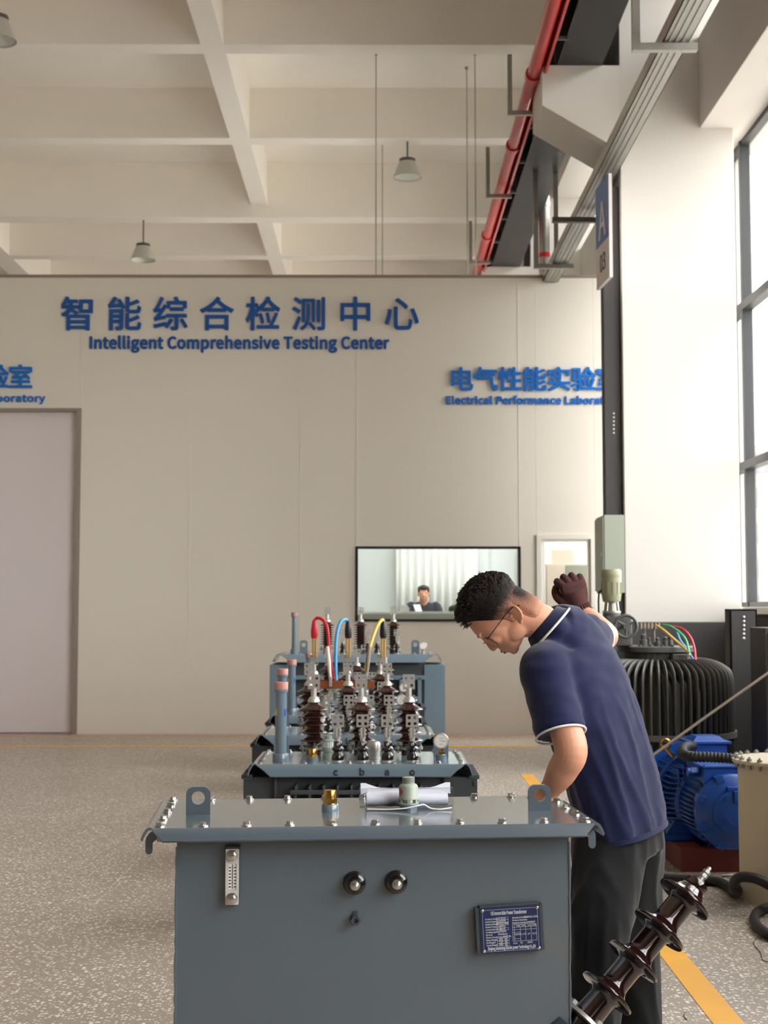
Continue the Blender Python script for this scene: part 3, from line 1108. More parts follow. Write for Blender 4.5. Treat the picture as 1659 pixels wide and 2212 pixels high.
b.box((gx + 0.0005, 0.0104, gz0 + gh * .28), (gx + 0.0014, 0.011, gz0 + gh * .72))
b.build('scale_marks', 'ink', lg)
for z in (gz0 + gh * 0.115, gz1 - gh * 0.115):
    b = MB(); b.lathe([(gw * .42, 0), (gw * .42, 0.003), (gw * .38, 0.0035)], front_frame((gx, 0.009, z)), 20); b.lathe([(gw * .34, 0.003), (gw * .34, 0.011), (gw * .25, 0.013)], front_frame((gx, 0.009, z)), 6)
    b.build('gauge_bolt', 'steel', lg)
# two small bushings on the front and the drain fitting
for px, py in ((765.5, 1907), (855.5, 1905)):
    q = f1(px, py)
    m_ = front_frame((q.x, 0.03, q.z))
    b = MB(); b.lathe([(0.030, 0), (0.030, 0.004), (0.0285, 0.006), (0.0285, 0.015), (0.026, 0.021), (0.020, 0.024), (0.016, 0.030), (0.016, 0.036)], m_, 32)
    sb = b.build('small_bushing', 'black_porcelain', T1)
    b = MB(); b.lathe([(0.013, 0.036), (0.013, 0.039)], m_, 20); b.lathe([(0.0105, 0.039), (0.0105, 0.046), (0.009, 0.047)], m_, 6); b.lathe([(0.0058, 0.046), (0.0058, 0.054), (0.004, 0.056), (0.001, 0.0565)], m_, 14)
    b.build('terminal_stud', 'steel', sb)
q = f1(767, 1985)
m_ = front_frame((q.x, 0.03, q.z))
b = MB(); b.lathe([(0.0145, 0), (0.0145, 0.008), (0.0125, 0.010)], m_, 20); b.lathe([(0.0125, 0.010), (0.0125, 0.022), (0.007, 0.022), (0.006, 0.016), (0.001, 0.016)], m_, 6)
b.box((-0.006, 0.006, 0), (0.006, 0.02, 0.004), m=m_)
b.build('drain_fitting', 'dark_grey_paint', T1)
# nameplate on its tilted bracket
n0, n1, n2, n3 = f1(1033, 1958), f1(1161, 1950), f1(1166, 2048), f1(1038, 2055)
nc = (n0 + n1 + n2 + n3) / 4
ang = math.atan2((n1 - n0).z, (n1 - n0).x)
nw, nh = ((n1 - n0).length + (n2 - n3).length) / 2, ((n0 - n3).length + (n1 - n2).length) / 2
mN = front_frame((nc.x, 0.005, nc.z)) @ Matrix.Rotation(ang, 4, 'Z')
b = MB()
b.prism(rounded(nw * 1.03, nh, 0.002), -0.004, -0.001, mN)
b.box((-nw / 2 - 0.012, -nh / 2, -0.026), (-nw / 2 - 0.001, nh / 2, -0.002), 0.0015, mN)
b.box((nw / 2 + 0.001, -nh / 2, -0.026), (nw / 2 + 0.009, nh / 2 + 0.002, -0.001), 0.0015, mN)
b.box((-nw / 2, nh / 2 - 0.001, -0.026), (nw / 2, nh / 2 + 0.004, -0.003), 0.0015, mN)
br = b.build('nameplate_bracket', 'dark_grey_paint', T1)
b = MB(); b.prism(rounded(nw, nh, 0.002), -0.001, 0.0008, mN); b.build('nameplate', 'plate_blue', br)
def ntext(s, x, y, size, align='LEFT', width=None, bold=0.0):
    text_mesh('plate_lettering', s, size, 'plate_text', mN @ Matrix.Translation((x * nw, y * nh, 0.0012)), br, bold=bold, extrude=0.0002, align=align, width=width)
ntext('Oil Immersible Power Transformer', -0.02, 0.335, 0.0125, 'CENTER', nw * 0.60, 0.0002)
ntext('Zhejiang shenmeng Electric power Technology Co.,ltd', 0.0, -0.43, 0.011, 'CENTER', nw * 0.80, 0.0002)
rows = [('Product Model', 'S-M10'), ('Rated Capacity', '10kVA'), ('Rated Voltage', '35000/400'), ('Rated Frequency', '50Hz'), ('Connection Group', 'Yyn0'), ('Cooling System', 'ONAN'), ('Service', 'Outdoor'), ('Short-circuit Impedance', '3.92 %'), ('Body Weight', '245   kg'), ('Oil Weight', '110   kg'), ('Total Weight', '380   kg')]
for i, (k_, v_) in enumerate(rows):
    y = 0.235 - i * 0.0575
    ntext(k_, -0.42, y, 0.0052, bold=0.00012)
    ntext(v_, -0.135 if len(k_) < 20 else -0.065, y, 0.0066, 'CENTER', bold=0.0001)
for i, (k_, v_) in enumerate((('Standard Number', 'GB20052-2020'), ('Product Number', ''), ('Factory Number', '2406007'))):
    y = 0.235 - i * 0.0575
    ntext(k_, 0.03, y, 0.0052, bold=0.00012)
    if v_:
        ntext(v_, 0.345, y, 0.0058, 'CENTER', bold=0.0001)
ntext('High Side', 0.17, 0.055, 0.0056, 'CENTER'); ntext('Low Side', 0.36, 0.055, 0.0056, 'CENTER')
for x_, s_ in ((0.11, '35000'), (0.205, '0.170'), (0.30, 'p4'), (0.39, '16.2')):
    ntext(s_, x_, -0.135, 0.006, 'CENTER')
ntext('Date', 0.03, -0.325, 0.0052); ntext('05', 0.17, -0.325, 0.0062, 'CENTER'); ntext('2024', 0.31, -0.325, 0.0062, 'CENTER')
b = MB()
def rule(x0, y0, x1, y1, w=0.0005):
    b.box((min(x0, x1) * nw - w, min(y0, y1) * nh - w, 0.0008), (max(x0, x1) * nw + w, max(y0, y1) * nh + w, 0.0013), m=mN)
for (x0, y0, x1, y1) in ((-0.46, 0.45, 0.46, 0.45), (-0.46, -0.46, 0.46, -0.46), (-0.46, -0.46, -0.46, 0.45), (0.46, -0.46, 0.46, 0.45),
                         (0.03, 0.10, 0.43, 0.10), (0.03, 0.04, 0.43, 0.04), (0.03, -0.015, 0.43, -0.015), (0.03, -0.265, 0.43, -0.265), (0.03, -0.265, 0.03, 0.10), (0.43, -0.265, 0.43, 0.10),
                         (0.06, -0.265, 0.06, 0.10), (0.16, -0.265, 0.16, 0.04), (0.25, -0.265, 0.25, 0.10), (0.34, -0.265, 0.34, 0.04), (0.03, -0.07, 0.16, -0.07), (0.03, -0.12, 0.06, -0.12), (0.03, -0.17, 0.06, -0.17), (0.03, -0.215, 0.16, -0.215)):
    rule(x0, y0, x1, y1, 0.0003)
for i in (0, 1, 2, 4, 8, 9, 10):
    y = 0.235 - i * 0.0575
    for (x0, y0, x1, y1) in ((-0.235, y - 0.012, -0.035, y - 0.012), (-0.235, y + 0.042, -0.035, y + 0.042), (-0.235, y - 0.012, -0.235, y + 0.042), (-0.035, y - 0.012, -0.035, y + 0.042)):
        rule(x0, y0, x1, y1, 0.00025)
b.build('plate_rules', 'plate_text', br)
for sx_ in (-1, 1):
    for sy_ in (-1, 1):
        b = MB(); b.lathe([(0.0042, 0), (0.004, 0.0018), (0.002, 0.0028), (0.0005, 0.003)], mN @ Matrix.Translation((sx_ * nw * .46, sy_ * nh * .445, 0.001)), 14); b.build('plate_rivet', 'steel', br)

# large slanted porcelain bushing bolted to the right side
def porcelain_profile(L, n, rc, rs, first=0.14):
    prof = [(rc * 1.05, 0)]
    for i in range(n):
        z = L * (first + (0.80 - first) * i / (n - 1))
        prof += [(rc, z - L * 0.035), (rc * 1.08, z - L * 0.018), (rs * 0.80, z - L * 0.006), (rs * 0.97, z - L * 0.012), (rs, z - L * 0.004), (rs * 0.97, z + L * 0.006), (rs * 0.72, z + L * 0.016), (rc * 1.25, z + L * 0.040), (rc * 1.03, z + L * 0.066)]
    return prof
A0, A1 = at(1262, 2205, 3.80), at(1503, 1912, 3.92)
ax1 = axis_frame(INV1 @ A0, INV1 @ A1)
La = (A1 - A0).length
b = MB()
rc, rs = 0.0365, 0.079
prof = [(0.040, -0.10), (0.040, 0.0)]
for i in range(4):
    z = La * (0.195 + 0.232 * i)
    top = i == 3
    prof += [(rc, z - 0.022), (rc + 0.001, z - 0.014), (rc * 1.18, z - 0.007), (rc * 1.5, z - 0.0045), (rs * 0.94, z - 0.004), (rs * 0.985, z - 0.003), (rs, z + 0.001), (rs * 0.985, z + 0.0045), (rs * 0.93, z + 0.007), (rs * 0.78, z + 0.0105), (rs * 0.64, z + 0.0155), (rc * 1.18, z + 0.022), (rc * 1.03, z + 0.032), (rc * (1.0 if not top else 0.80), z + 0.042)]
prof += [(rc * 0.68, La - 0.020), (rc * 0.66, La - 0.012), (rc * 0.86, La - 0.010), (rc * 0.90, La - 0.004), (rc * 0.90, La + 0.006), (rc * 0.78, La + 0.012), (0.010, La + 0.013)]
b.lathe(prof, ax1, 56)
mat('dark_porcelain', (34, 14, 12), 0.1, coat=0.8, var=0.12, vscale=14)
sb = b.build('slanted_bushing', 'dark_porcelain', T1)
b = MB(); b.lathe([(0.013, La + 0.012), (0.013, La + 0.022), (0.009, La + 0.023), (0.009, La + 0.03)], ax1, 18); b.lathe([(0.0115, La + 0.030), (0.0115, La + 0.040)], ax1, 6); b.lathe([(0.0065, La + 0.03), (0.0065, La + 0.062), (0.005, La + 0.064)], ax1, 12); b.lathe([(0.011, La + 0.044), (0.011, La + 0.052)], ax1, 6)
b.build('terminal_stud', 'zinc', sb)
b = MB(); b.lathe([(0.0405, 0.010), (0.070, 0.006), (0.072, -0.004), (0.0405, -0.004)], ax1, 32)
for k in range(4):
    a = 2 * PI * k / 4 + 0.45
    c_ = (0.058 * math.cos(a), 0.058 * math.sin(a))
    b.lathe([(0.0075, -0.05), (0.0075, 0.02)], ax1 @ Matrix.Translation((c_[0], c_[1], 0)), 10)
    b.lathe([(0.0125, 0.008), (0.0125, 0.018)], ax1 @ Matrix.Translation((c_[0], c_[1], 0)), 6)
b.build('clamp_flange', 'zinc', sb)
b = MB(); b.lathe([(0.082, -0.09), (0.082, -0.045), (0.05, -0.04)], ax1, 32)
a_ = ax1 @ V((0, 0, -0.08))
b.cyl(tuple(a_), (bx1 - 0.01, a_.y, a_.z - 0.02), 0.07, 0.08, 28)
b.build('bushing_turret', 'dark_grey_paint', sb)

# ---------------------------------------------------------------- medium transformers with bushings (built once, copied)
ZL2 = 0.767
T2P = at(778.5, 1646, 6.90)
T2 = thing('power_transformer', 'blue-grey transformer with brown bushings, second in row, nearest the front one', 'transformer', (T2P.x, 6.90, 0), 0, 'transformers standing in a row')
HW2, DP2 = 0.484, 0.57
lid_mesh(-HW2 - 0.018, HW2 + 0.018, -0.02, DP2 + 0.02, ZL2, 0.056, 0.023, 0.075).build('cover', 'blue_grey_paint', T2, smooth=50)
first = None
for x, y in [(-HW2 + 2 * HW2 * i / 9, 0) for i in range(10)] + [(-HW2 + 2 * HW2 * i / 9, DP2) for i in range(10)] + [(s * (HW2 + 0.005), DP2 * i / 6) for s in (-1, 1) for i in range(1, 6)]:
    if first is None:
        first = bolt_mb(1.05).build('bolt', 'steel', T2, (x, y, ZL2), smooth=30)
    else:
        part_copy(first, (x, y, ZL2)).rotation_euler = (0, 0, random.uniform(0, 3))
b = MB(); b.box((-0.435, 0.03, 0.12), (0.435, DP2 - 0.03, ZL2 - 0.012), 0.005); b.build('tank', 'dark_grey_paint', T2)
b = MB()
for x in (-0.3, 0.25):
    b.box((x, 0.0, 0), (x + 0.06, DP2, 0.12), 0.004)
b.build('base_channel', 'dark_grey_paint', T2)
for s in (-1, 1):                                          # side fin packs
    b = MB()
    for j in range(7):
        y = 0.03 + j * 0.075
        b.box((s * 0.43, y, 0.22), (s * 0.565, y + 0.012, 0.70), 0.004)
        b.box((s * 0.52, y - 0.006, 0.69), (s * 0.575, y + 0.02, 0.712), 0.004)
    b.box((s * 0.545, 0.02, 0.40), (s * 0.56, 0.50, 0.43)); b.box((s * 0.545, 0.02, 0.66), (s * 0.56, 0.50, 0.68))
    b.build('fin_pack', 'dark_grey_paint', T2)
b = MB()                                                   # front fins with their tie bar
for j in range(10):
    x = -0.31 + j * 0.066
    b.box((x, -0.11, 0.2), (x + 0.010, 0.04, 0.672), 0.003)
b.box((-0.33, -0.118, 0.635), (0.31, -0.105, 0.655), 0.003)
b.build('front_fins', 'dark_grey_paint', T2)
for s in (-1, 1):
    b = MB(); b.box((s * 0.40, 0.0, 0.58), (s * 0.415, 0.04, 0.70), 0.003); b.build('tank_rib', 'dark_grey_paint', T2)
for s in (-1, 1):                                          # lugs on the cover
    x = 0.40 * s
    b = MB(); b.prism(lug_poly(0.075, 0.115, 0.024), 0, 0.012, front_frame((x, 0.30, ZL2)), [circle(0, 0.075, 0.019)])
    b.build('lifting_lug', 'blue_grey_paint', T2)
# conservator pipe with pink cap
px_ = -0.39
mz = xf((px_, 0.10, ZL2))
b = MB(); b.lathe([(0.041, 0), (0.041, 0.036), (0.039, 0.04), (0.028, 0.041), (0.028, 0.335), (0.0335, 0.337), (0.0335, 0.352)], mz, 28); fp = b.build('filler_pipe', 'blue_grey_paint', T2)
b = MB(); b.lathe([(0.0345, 0.350), (0.0345, 0.383), (0.033, 0.386), (0.001, 0.387)], mz, 24); b.build('pipe_cap', 'pink_cap', fp)
def patch(a0, a1, z0, z1, r, mat_, parent, mm, name='sticker'):
    mb = MB(mm)
    mb.loft([[V((r * math.cos(a0 + (a1 - a0) * i / 6), r * math.sin(a0 + (a1 - a0) * i / 6), z)) for z in (z0, z1)] for i in range(7)], cap=False, closed=False)
    return mb.build(name, mat_, parent)
patch(-0.95, -0.45, 0.222, 0.255, 0.0284, 'label_blue', fp, mz)
patch(-2.75, -2.2, 0.225, 0.253, 0.0284, 'label_yellow', fp, mz)
# brass cap
mz = xf((-0.235, 0.10, ZL2))
b = MB(); b.lathe([(0.027, 0), (0.027, 0.022)], mz, 24); b.build('filler_neck', 'blue_grey_paint', T2)
b = MB(); b.lathe([(0.025, 0.022), (0.025, 0.03), (0.022, 0.031), (0.022, 0.036)], mz, 8); b.lathe([(0.020, 0.036), (0.020, 0.060), (0.018, 0.063), (0.001, 0.064)], mz, 20); b.build('brass_cap', 'brass', T2)
# pressure cap (silver) and relief can (green)
mz = xf((0.065, 0.24, ZL2))
b = MB(); b.lathe([(0.034, 0), (0.034, 0.006), (0.031, 0.008), (0.031, 0.035), (0.0335, 0.036), (0.0335, 0.072), (0.028, 0.083), (0.018, 0.087), (0.001, 0.088)], mz, 24)
for k in range(10):
    b.box((-0.003, 0.0325, 0.038), (0.003, 0.0355, 0.072), m=mz @ Matrix.Rotation(2 * PI * k / 10, 4, 'Z'))
b.build('pressure_cap', 'tinned', T2)
mz = xf((-0.165, 0.30, ZL2))
b = MB(); b.lathe([(0.03, 0), (0.03, 0.02), (0.024, 0.021), (0.024, 0.03), (0.032, 0.031), (0.032, 0.085), (0.024, 0.092), (0.018, 0.093), (0.018, 0.108), (0.001, 0.109)], mz, 24); rv = b.build('relief_valve', 'valve_green', T2)
patch(-2.8, -0.4, 0.05, 0.078, 0.0324, 'gauge_white', rv, mz)
# dial thermometer
gq = V((0.392, 0.09, ZL2))
b = MB(); b.lathe([(0.026, 0), (0.026, 0.035), (0.02, 0.036)], xf(gq), 20); th = b.build('thermometer_socket', 'blue_grey_paint', T2)
b = MB(); b.lathe([(0.017, 0.036), (0.017, 0.048)], xf(gq), 6); b.lathe([(0.011, 0.048), (0.011, 0.07)], xf(gq), 14); b.build('thermometer_stem', 'brass', th)
mg = front_frame((gq.x, gq.y - 0.012, ZL2 + 0.102))
b = MB(); b.lathe([(0.036, -0.02), (0.038, -0.016), (0.038, 0.002), (0.034, 0.003), (0.034, 0.0)], mg, 32); b.build('thermometer_case', 'steel', th)
b = MB(); b.lathe([(0.0335, 0.0), (0.0335, 0.001)], mg, 32); b.build('dial', 'gauge_white', th)
b = MB()
b.box((-0.006, -0.0008, 0.0012), (0.024, 0.0008, 0.002), m=mg @ Matrix.Rotation(-0.12, 4, 'Z'))
for k in range(13):
    a = R(225 - 270 * k / 12)
    b.box((0.026, -0.0005, 0.001), (0.031, 0.0005, 0.0016), m=mg @ Matrix.Rotation(a, 4, 'Z'))
b.box((-0.009, -0.017, 0.001), (0.009, -0.0155, 0.0015), m=mg); b.box((-0.012, 0.012, 0.001), (0.012, 0.0135, 0.0015), m=mg)
b.build('dial_marks', 'ink', th)


def terminal_plate(w, h, t, hole, m_):
    mb = MB()
    g = w * 0.24
    mb.prism(rounded(w, h, 0.004), 0, t, m_, [circle(sx * g, sy * g * h / w, hole, 14) for sx in (-1, 1) for sy in (-1, 1)])
    return mb


def hv_bushing(x, y, zl, parent, s=1.0, nshed=5):
    m_ = xf((x, y, zl))
    z0, z1 = 0.075 * s, 0.232 * s
    prof = [(0.040, 0), (0.040, 0.028), (0.037, 0.03), (0.037, z0 - 0.012)]
    for i in range(nshed):
        z = z0 + (z1 - z0) * i / (nshed - 1)
        rsd = 0.074 if i in (0, nshed - 1) else 0.069
        p = 0.037 * s * 5 / nshed
        prof += [(0.036, z - p * 0.28), (0.045, z - p * 0.08), (rsd * 0.97, z - 0.003), (rsd, z), (rsd * 0.97, z + 0.0035), (0.045, z + p * 0.34), (0.036, z + p * 0.52)]
    prof = prof[:-2] + [(0.052, z1 + 0.012), (0.028, z1 + 0.030), (0.024, z1 + 0.036)]
    bm_ = MB(); bm_.lathe(prof, m_, 28)
    p_ = bm_.build('high_voltage_bushing', 'porcelain', parent)
    e = z1 + 0.036
    bm_ = MB(); bm_.lathe([(0.031, e), (0.031, e + 0.008), (0.027, e + 0.016), (0.020, e + 0.026), (0.0145, e + 0.028), (0.0145, e + 0.072)], m_, 22); bm_.build('bushing_head', 'tinned', p_)
    terminal_plate(0.062, 0.076, 0.007, 0.0075, front_frame((x, y + 0.003, zl + e + 0.103))).build('terminal_plate', 'tinned', p_)
    bm_ = MB(); bm_.lathe([(0.0372, 0.030), (0.056, 0.030), (0.056, 0.040), (0.0372, 0.042)], m_, 24)
    for k in range(4):
        a = 2 * PI * k / 4 + 0.15
        q_ = (0.056 * math.cos(a), 0.056 * math.sin(a))
        bm_.lathe([(0.015, 0.028), (0.017, 0.034), (0.015, 0.042)], m_ @ Matrix.Translation((q_[0], q_[1], 0)), 14)
        bm_.lathe([(0.0055, 0.01), (0.0055, 0.066)], m_ @ Matrix.Translation((q_[0], q_[1], 0)), 8)
        bm_.lathe([(0.011, 0.042), (0.011, 0.052)], m_ @ Matrix.Translation((q_[0], q_[1], 0)), 6)
    bm_.build('clamp_ring', 'zinc', p_)
    return p_


def lv_bushing(x, y, zl, parent, letter=None):
    m_ = xf((x, y, zl))
    bm_ = MB(); bm_.lathe([(0.0315, 0), (0.0315, 0.005), (0.029, 0.006)], m_, 24); bs = bm_.build('bushing_gasket', 'tinned', parent)
    bm_ = MB(); bm_.lathe([(0.030, 0.006), (0.0305, 0.022), (0.027, 0.032), (0.020, 0.042), (0.019, 0.046), (0.028, 0.053), (0.0305, 0.058), (0.0305, 0.062), (0.024, 0.070), (0.021, 0.073), (0.021, 0.095), (0.0195, 0.097)], m_, 26)
    p_ = bm_.build('low_voltage_bushing', 'black_porcelain', parent)
    bs.parent = p_
    bm_ = MB(); bm_.lathe([(0.0125, 0.097), (0.0125, 0.112)], m_, 18); bm_.lathe([(0.016, 0.112), (0.016, 0.118)], m_, 6)
    bm_.box((-0.013, -0.012, 0.118), (-0.004, 0.012, 0.162), 0.002, m_); bm_.box((0.004, -0.012, 0.118), (0.013, 0.012, 0.162), 0.002, m_)
    for zz in (0.13, 0.148):
        bm_.cyl((x - 0.019, y, zl + zz), (x + 0.019, y, zl + zz), 0.0055, seg=8)
    bm_.box((-0.004, -0.008, 0.112), (0.004, 0.008, 0.17), 0, m_)
    bm_.build('bushing_head', 'tinned', p_)
    terminal_plate(0.061, 0.061, 0.007, 0.0085, front_frame((x, y + 0.003, zl + 0.196))).build('terminal_plate', 'tinned', p_)
    if letter:
        text_mesh('letter', letter, 0.021, 'plate_text', front_frame((x, y - 0.0213, zl + 0.078)), p_, bold=0.0006, extrude=0.0004)
    return p_
for i in range(3):
    hv_bushing(-0.001 + (i - 1) * 0.2435, 0.42, ZL2, T2)
for i, ch in enumerate('cbao'):
    lv_bushing(-0.112 + i * 0.1215, 0.12, ZL2, T2, ch)
# stencilled letters on the cover's front skirt
for i, ch in enumerate('cbao'):
    q = at((725, 782, 836, 890.5)[i], 1667, 6.88) - V((T2P.x, 6.90, 0))
    y_ = -0.0225 - 0.0075 * 1.0
    sk = frame((q.x, -0.0427, ZL2 - 0.0505), (1, 0, 0), V((0, 0.22, 0.97)).normalized(), V((0, -0.97, 0.22)).normalized())
    text_mesh('stencil_letter', ch, 0.044, 'ink', sk, T2, bold=0.0012, extrude=0.003)

row = []
for i, (px, pyl, y, lab) in enumerate(((752, 0, 8.51, 'blue-grey transformer third in the row, just behind the lettered one with the dial thermometer'),
                                       (750, 0, 10.12, 'blue-grey transformer fourth in the row, with clipped red, blue and yellow test leads'),
                                       (771, 0, 11.73, 'blue-grey transformer fifth in the row, right in front of the big finned one'))):
    c = copy_tree(T2)
    p = at(px, 1400, y + 0.42)
    c.location = (p.x + 0.001, y, 0)
    c['label'] = lab
    row.append(c)
T3, T4, T5 = row

# ---------------------------------------------------------------- big finned transformer at the far end
YG = 13.35
pg = at(772, 1413, YG)
TG = thing('large_transformer', 'large blue-grey transformer with tall side radiators near the cream wall', 'transformer', (pg.x, YG, 0))
ZG = pg.z
KG = 3067 / YG
hwg = 166 / KG
lid_mesh(-hwg, hwg, 0, 0.75, ZG, 0.075, 0.04, 0.11).build('cover', 'blue_grey_paint', TG, smooth=50)
b = MB(); b.box((-hwg + 0.08, 0.04, 0.3), (hwg - 0.09, 0.70, ZG - 0.02), 0.006); b.build('tank', 'dark_grey_paint', TG)
b = MB(); b.box((-hwg + 0.08, -0.02, 0.86), (hwg - 0.09, 0.02, 0.90), 0.004)
for j in range(8):
    x = -hwg + 0.1 + j * (2 * hwg - 0.26) / 7
    b.box((x, -0.02, 0.32), (x + 0.035, 0.04, 0.88), 0.004)
b.build('front_frame', 'blue_grey_paint', TG)
for s in (-1, 1):
    b = MB()
    for j in range(8):
        b.box((s * (hwg - 0.10), 0.02 + j * 0.09, 0.36), (s * (hwg + 0.10), 0.05 + j * 0.09, 1.0), 0.012)
    b.build('radiator', 'blue_grey_paint', TG)
b = MB()
for x in (-0.45, 0.4):
    b.box((x, 0.0, 0.0), (x + 0.07, 0.75, 0.31))
b.build('base_channel', 'dark_grey_paint', TG)
for i in range(3):
    px = (707, 779, 850)[i]
    p = at(px, 1409, YG + 0.45)
    hv_bushing(p.x - pg.x, 0.45, ZG, TG, s=1.13, nshed=9)
for px in (741, 815):
    p = at(px, 1411, YG + 0.2); lv_bushing(p.x - pg.x, 0.2, ZG, TG)
for px in (795, 858):
    p = at(px, 1411, YG + 0.2); lv_bushing(p.x - pg.x, 0.22, ZG, TG)
for px in (656, 897):
    p = at(px, 1411, YG + 0.3)
    b = MB(); b.prism(lug_poly(0.075, 0.125, 0.026), 0, 0.014, front_frame((p.x - pg.x, 0.3, ZG)), [circle(0, 0.08, 0.02)]); b.build('lifting_lug', 'blue_grey_paint', TG)
p = at(636, 1412, YG + 0.15); mz = xf((p.x - pg.x, 0.15, ZG))
b = MB(); b.lathe([(0.038, 0), (0.038, 0.04), (0.027, 0.042), (0.024, 0.34), (0.03, 0.342), (0.03, 0.36)], mz, 24); fp2 = b.build('filler_pipe', 'blue_grey_paint', TG)
b = MB(); b.lathe([(0.032, 0.358), (0.032, 0.388), (0.001, 0.39)], mz, 20); b.build('pipe_cap', 'pink_cap', fp2)
p = at(914, 1395, YG + 0.2)
mg = front_frame((p.x - pg.x, 0.18, p.z))
b = MB(); b.lathe([(0.036, -0.02), (0.038, -0.016), (0.038, 0.002), (0.034, 0.003), (0.034, 0.0)], mg, 28); b.cyl((p.x - pg.x, 0.19, ZG), (p.x - pg.x, 0.19, p.z - 0.03), 0.014, seg=12); th2 = b.build('thermometer_case', 'steel', TG)
b = MB(); b.lathe([(0.033, 0.0), (0.033, 0.001)], mg, 28); b.build('dial', 'gauge_white', th2)
first = None
for j in range(11):
    x = -hwg + 0.05 + j * (2 * hwg - 0.1) / 10
    if first is None:
        first = bolt_mb(1.1).build('bolt', 'steel', TG, (x, 0.03, ZG), smooth=30)
    else:
        part_copy(first, (x, 0.03, ZG))

# ---------------------------------------------------------------- test leads, shorting bar
YH = 10.12 + 0.42
def lead(name, label, px, mat_boot, mat_wire, pts, hang=None):
    base = at(px, 1412, YH - 0.03)
    t_ = thing(name, label, 'test lead', tuple(base), 0, 'test leads clipped on the fourth transformer')
    z1 = at(px, 1340, YH).z - base.z
    zt_ = z1
    mb = MB(); mb.box((-0.017, -0.012, -0.03), (-0.003, 0.012, zt_ * 0.52), 0.005); mb.box((0.003, -0.012, -0.03), (0.017, 0.012, zt_ * 0.52), 0.005)
    mb.build('clip_handle', 'clip_ochre', t_)
    mb = MB(); mb.lathe([(0.022, zt_ * 0.46), (0.026, zt_ * 0.55), (0.026, zt_ * 0.72), (0.016, zt_ * 0.98), (0.010, zt_ * 1.02)], seg=16); mb.build('clip_boot', mat_boot, t_)
    w = smooth_path([at(*q) - base for q in pts], 8)
    mb = MB(); mb.tube(w, 0.0125, 10); mb.build('wire', mat_wire, t_)
    return t_
lead('test_lead', 'red test lead with red boot clipped above the fourth transformer', 679, 'lead_red', 'lead_red', [(679, 1342, YH - .03), (685, 1335, YH - .03), (697, 1339, YH - .05), (707, 1358, YH - .1), (711, 1400, YH - .15), (716, 1440, YH - .2), (722, 1468, YH - .25)])
lead('test_lead', 'blue test lead with black boot clipped above the fourth transformer', 752, 'black', 'lead_blue', [(752, 1343, YH - .03), (744, 1338, YH - .05), (734, 1347, YH - .1), (727, 1375, YH - .15), (725, 1420, YH - .2), (726, 1470, YH - .25)])
lead('test_lead', 'yellow test lead with black boot clipped above the fourth transformer', 828, 'black', 'lead_yellow', [(828, 1343, YH - .03), (825, 1339, YH - .05), (815, 1352, YH - .1), (806, 1375, YH - .15), (797, 1405, YH - .2), (789, 1450, YH - .25)])
YL = 10.12 + 0.12
a, c = at(684, 1479, YL - 0.02), at(809, 1479, YL - 0.02)
b = MB(); b.box((0, -0.006, -0.028), ((c - a).x, 0.006, 0.028), 0.003)
tag(b.build('copper_bar', 'copper', loc=tuple(a)), 'flat copper shorting bar clamped across the fourth transformer terminals', 'bar')
def croc(px, py0, py1, y, mat_, label):
    p, q = at(px[0], py0, y), at(px[1], py1, y)
    t_ = thing('crocodile_clip', label, 'clip', tuple(q), 0, 'crocodile clips on the copper bar')
    d_ = p - q
    mb = MB(); mb.tube([d_ * 0.25, d_ * 0.6, d_], [0.012, 0.016, 0.012], 10); mb.build('clip_sleeve', mat_, t_)
    mb = MB(); mb.box((-0.010, -0.014, -0.03), (0.010, -0.008, 0.04), 0.002); mb.box((-0.010, 0.008, -0.03), (0.010, 0.014, 0.04), 0.002); mb.tube([V((0, 0, 0.02)), d_ * 0.3], 0.012, 8)
    mb.build('clip_jaw', 'tinned', t_)
croc((707, 714), 1396, 1474, YL - 0.03, 'lead_white', 'crocodile clip with a white sleeve on the copper bar under the red lead')
croc((798, 790), 1396, 1474, YL - 0.03, 'rope', 'crocodile clip with brown sleeve on the copper bar, under the yellow lead')

# ---------------------------------------------------------------- rolled papers in a clear bag on the front cover
q0 = l1(782, 1747); q1 = l1(978, 1744)
W1 = INV1.inverted()
bagp = W1 @ V(((q0.x + q1.x) / 2, q0.y + 0.028, ZL1))
bag = thing('document_bag', 'rolled papers in a clear plastic bag lying on the front cover', 'document bag', tuple(bagp), rz1)
L2 = (q1 - q0).length / 2
b = MB()
for (yy, zz, r_, x0, x1) in ((0.0, 0.0215, 0.020, -0.90, 0.90), (0.022, 0.024, 0.018, -0.86, 0.86)):
    prof = []
    for k in range(34):
        a = k / 33 * 2 * PI * 1.6
        rr = r_ * (1 - 0.10 * k / 33)
        prof.append((rr * math.cos(a), rr * math.sin(a)))
    rings = [[V((x * L2, yy + p[0] * (1.15 + .08 * math.sin(5 * x)), zz + p[1] * (0.95 + .05 * math.cos(4 * x)))) for p in prof] for x in [x0 + (x1 - x0) * i / 12 for i in range(13)]]
    b.loft(rings, cap=False, closed=False)
b.build('paper_roll', 'paper', bag)
b = MB()                                                   # loose sheet flaring out at the back
for s in (-1, 1):
    b.loft([[V((s * L2 * u, 0.030 + 0.006 * v, 0.030 + 0.022 * v * (0.4 + u) + 0.004 * math.sin(9 * u))) for v in (0, 0.5, 1)] for u in (0.15, 0.4, 0.65, 0.9, 1.0)], cap=False, closed=False)
b.build('paper_sheet', 'paper', bag)
b = MB()
nn = 28
rings = []
for i in range(13):
    x = -1.03 + 2.06 * i / 12
    rings.append([V((x * L2, 0.010 + (0.044 + 0.004 * math.sin(3.1 * x + k)) * math.cos(2 * PI * k / nn), 0.026 + (0.0245 + 0.0018 * math.sin(7 * x + 1.9 * k)) * math.sin(2 * PI * k / nn))) for k in range(nn)])
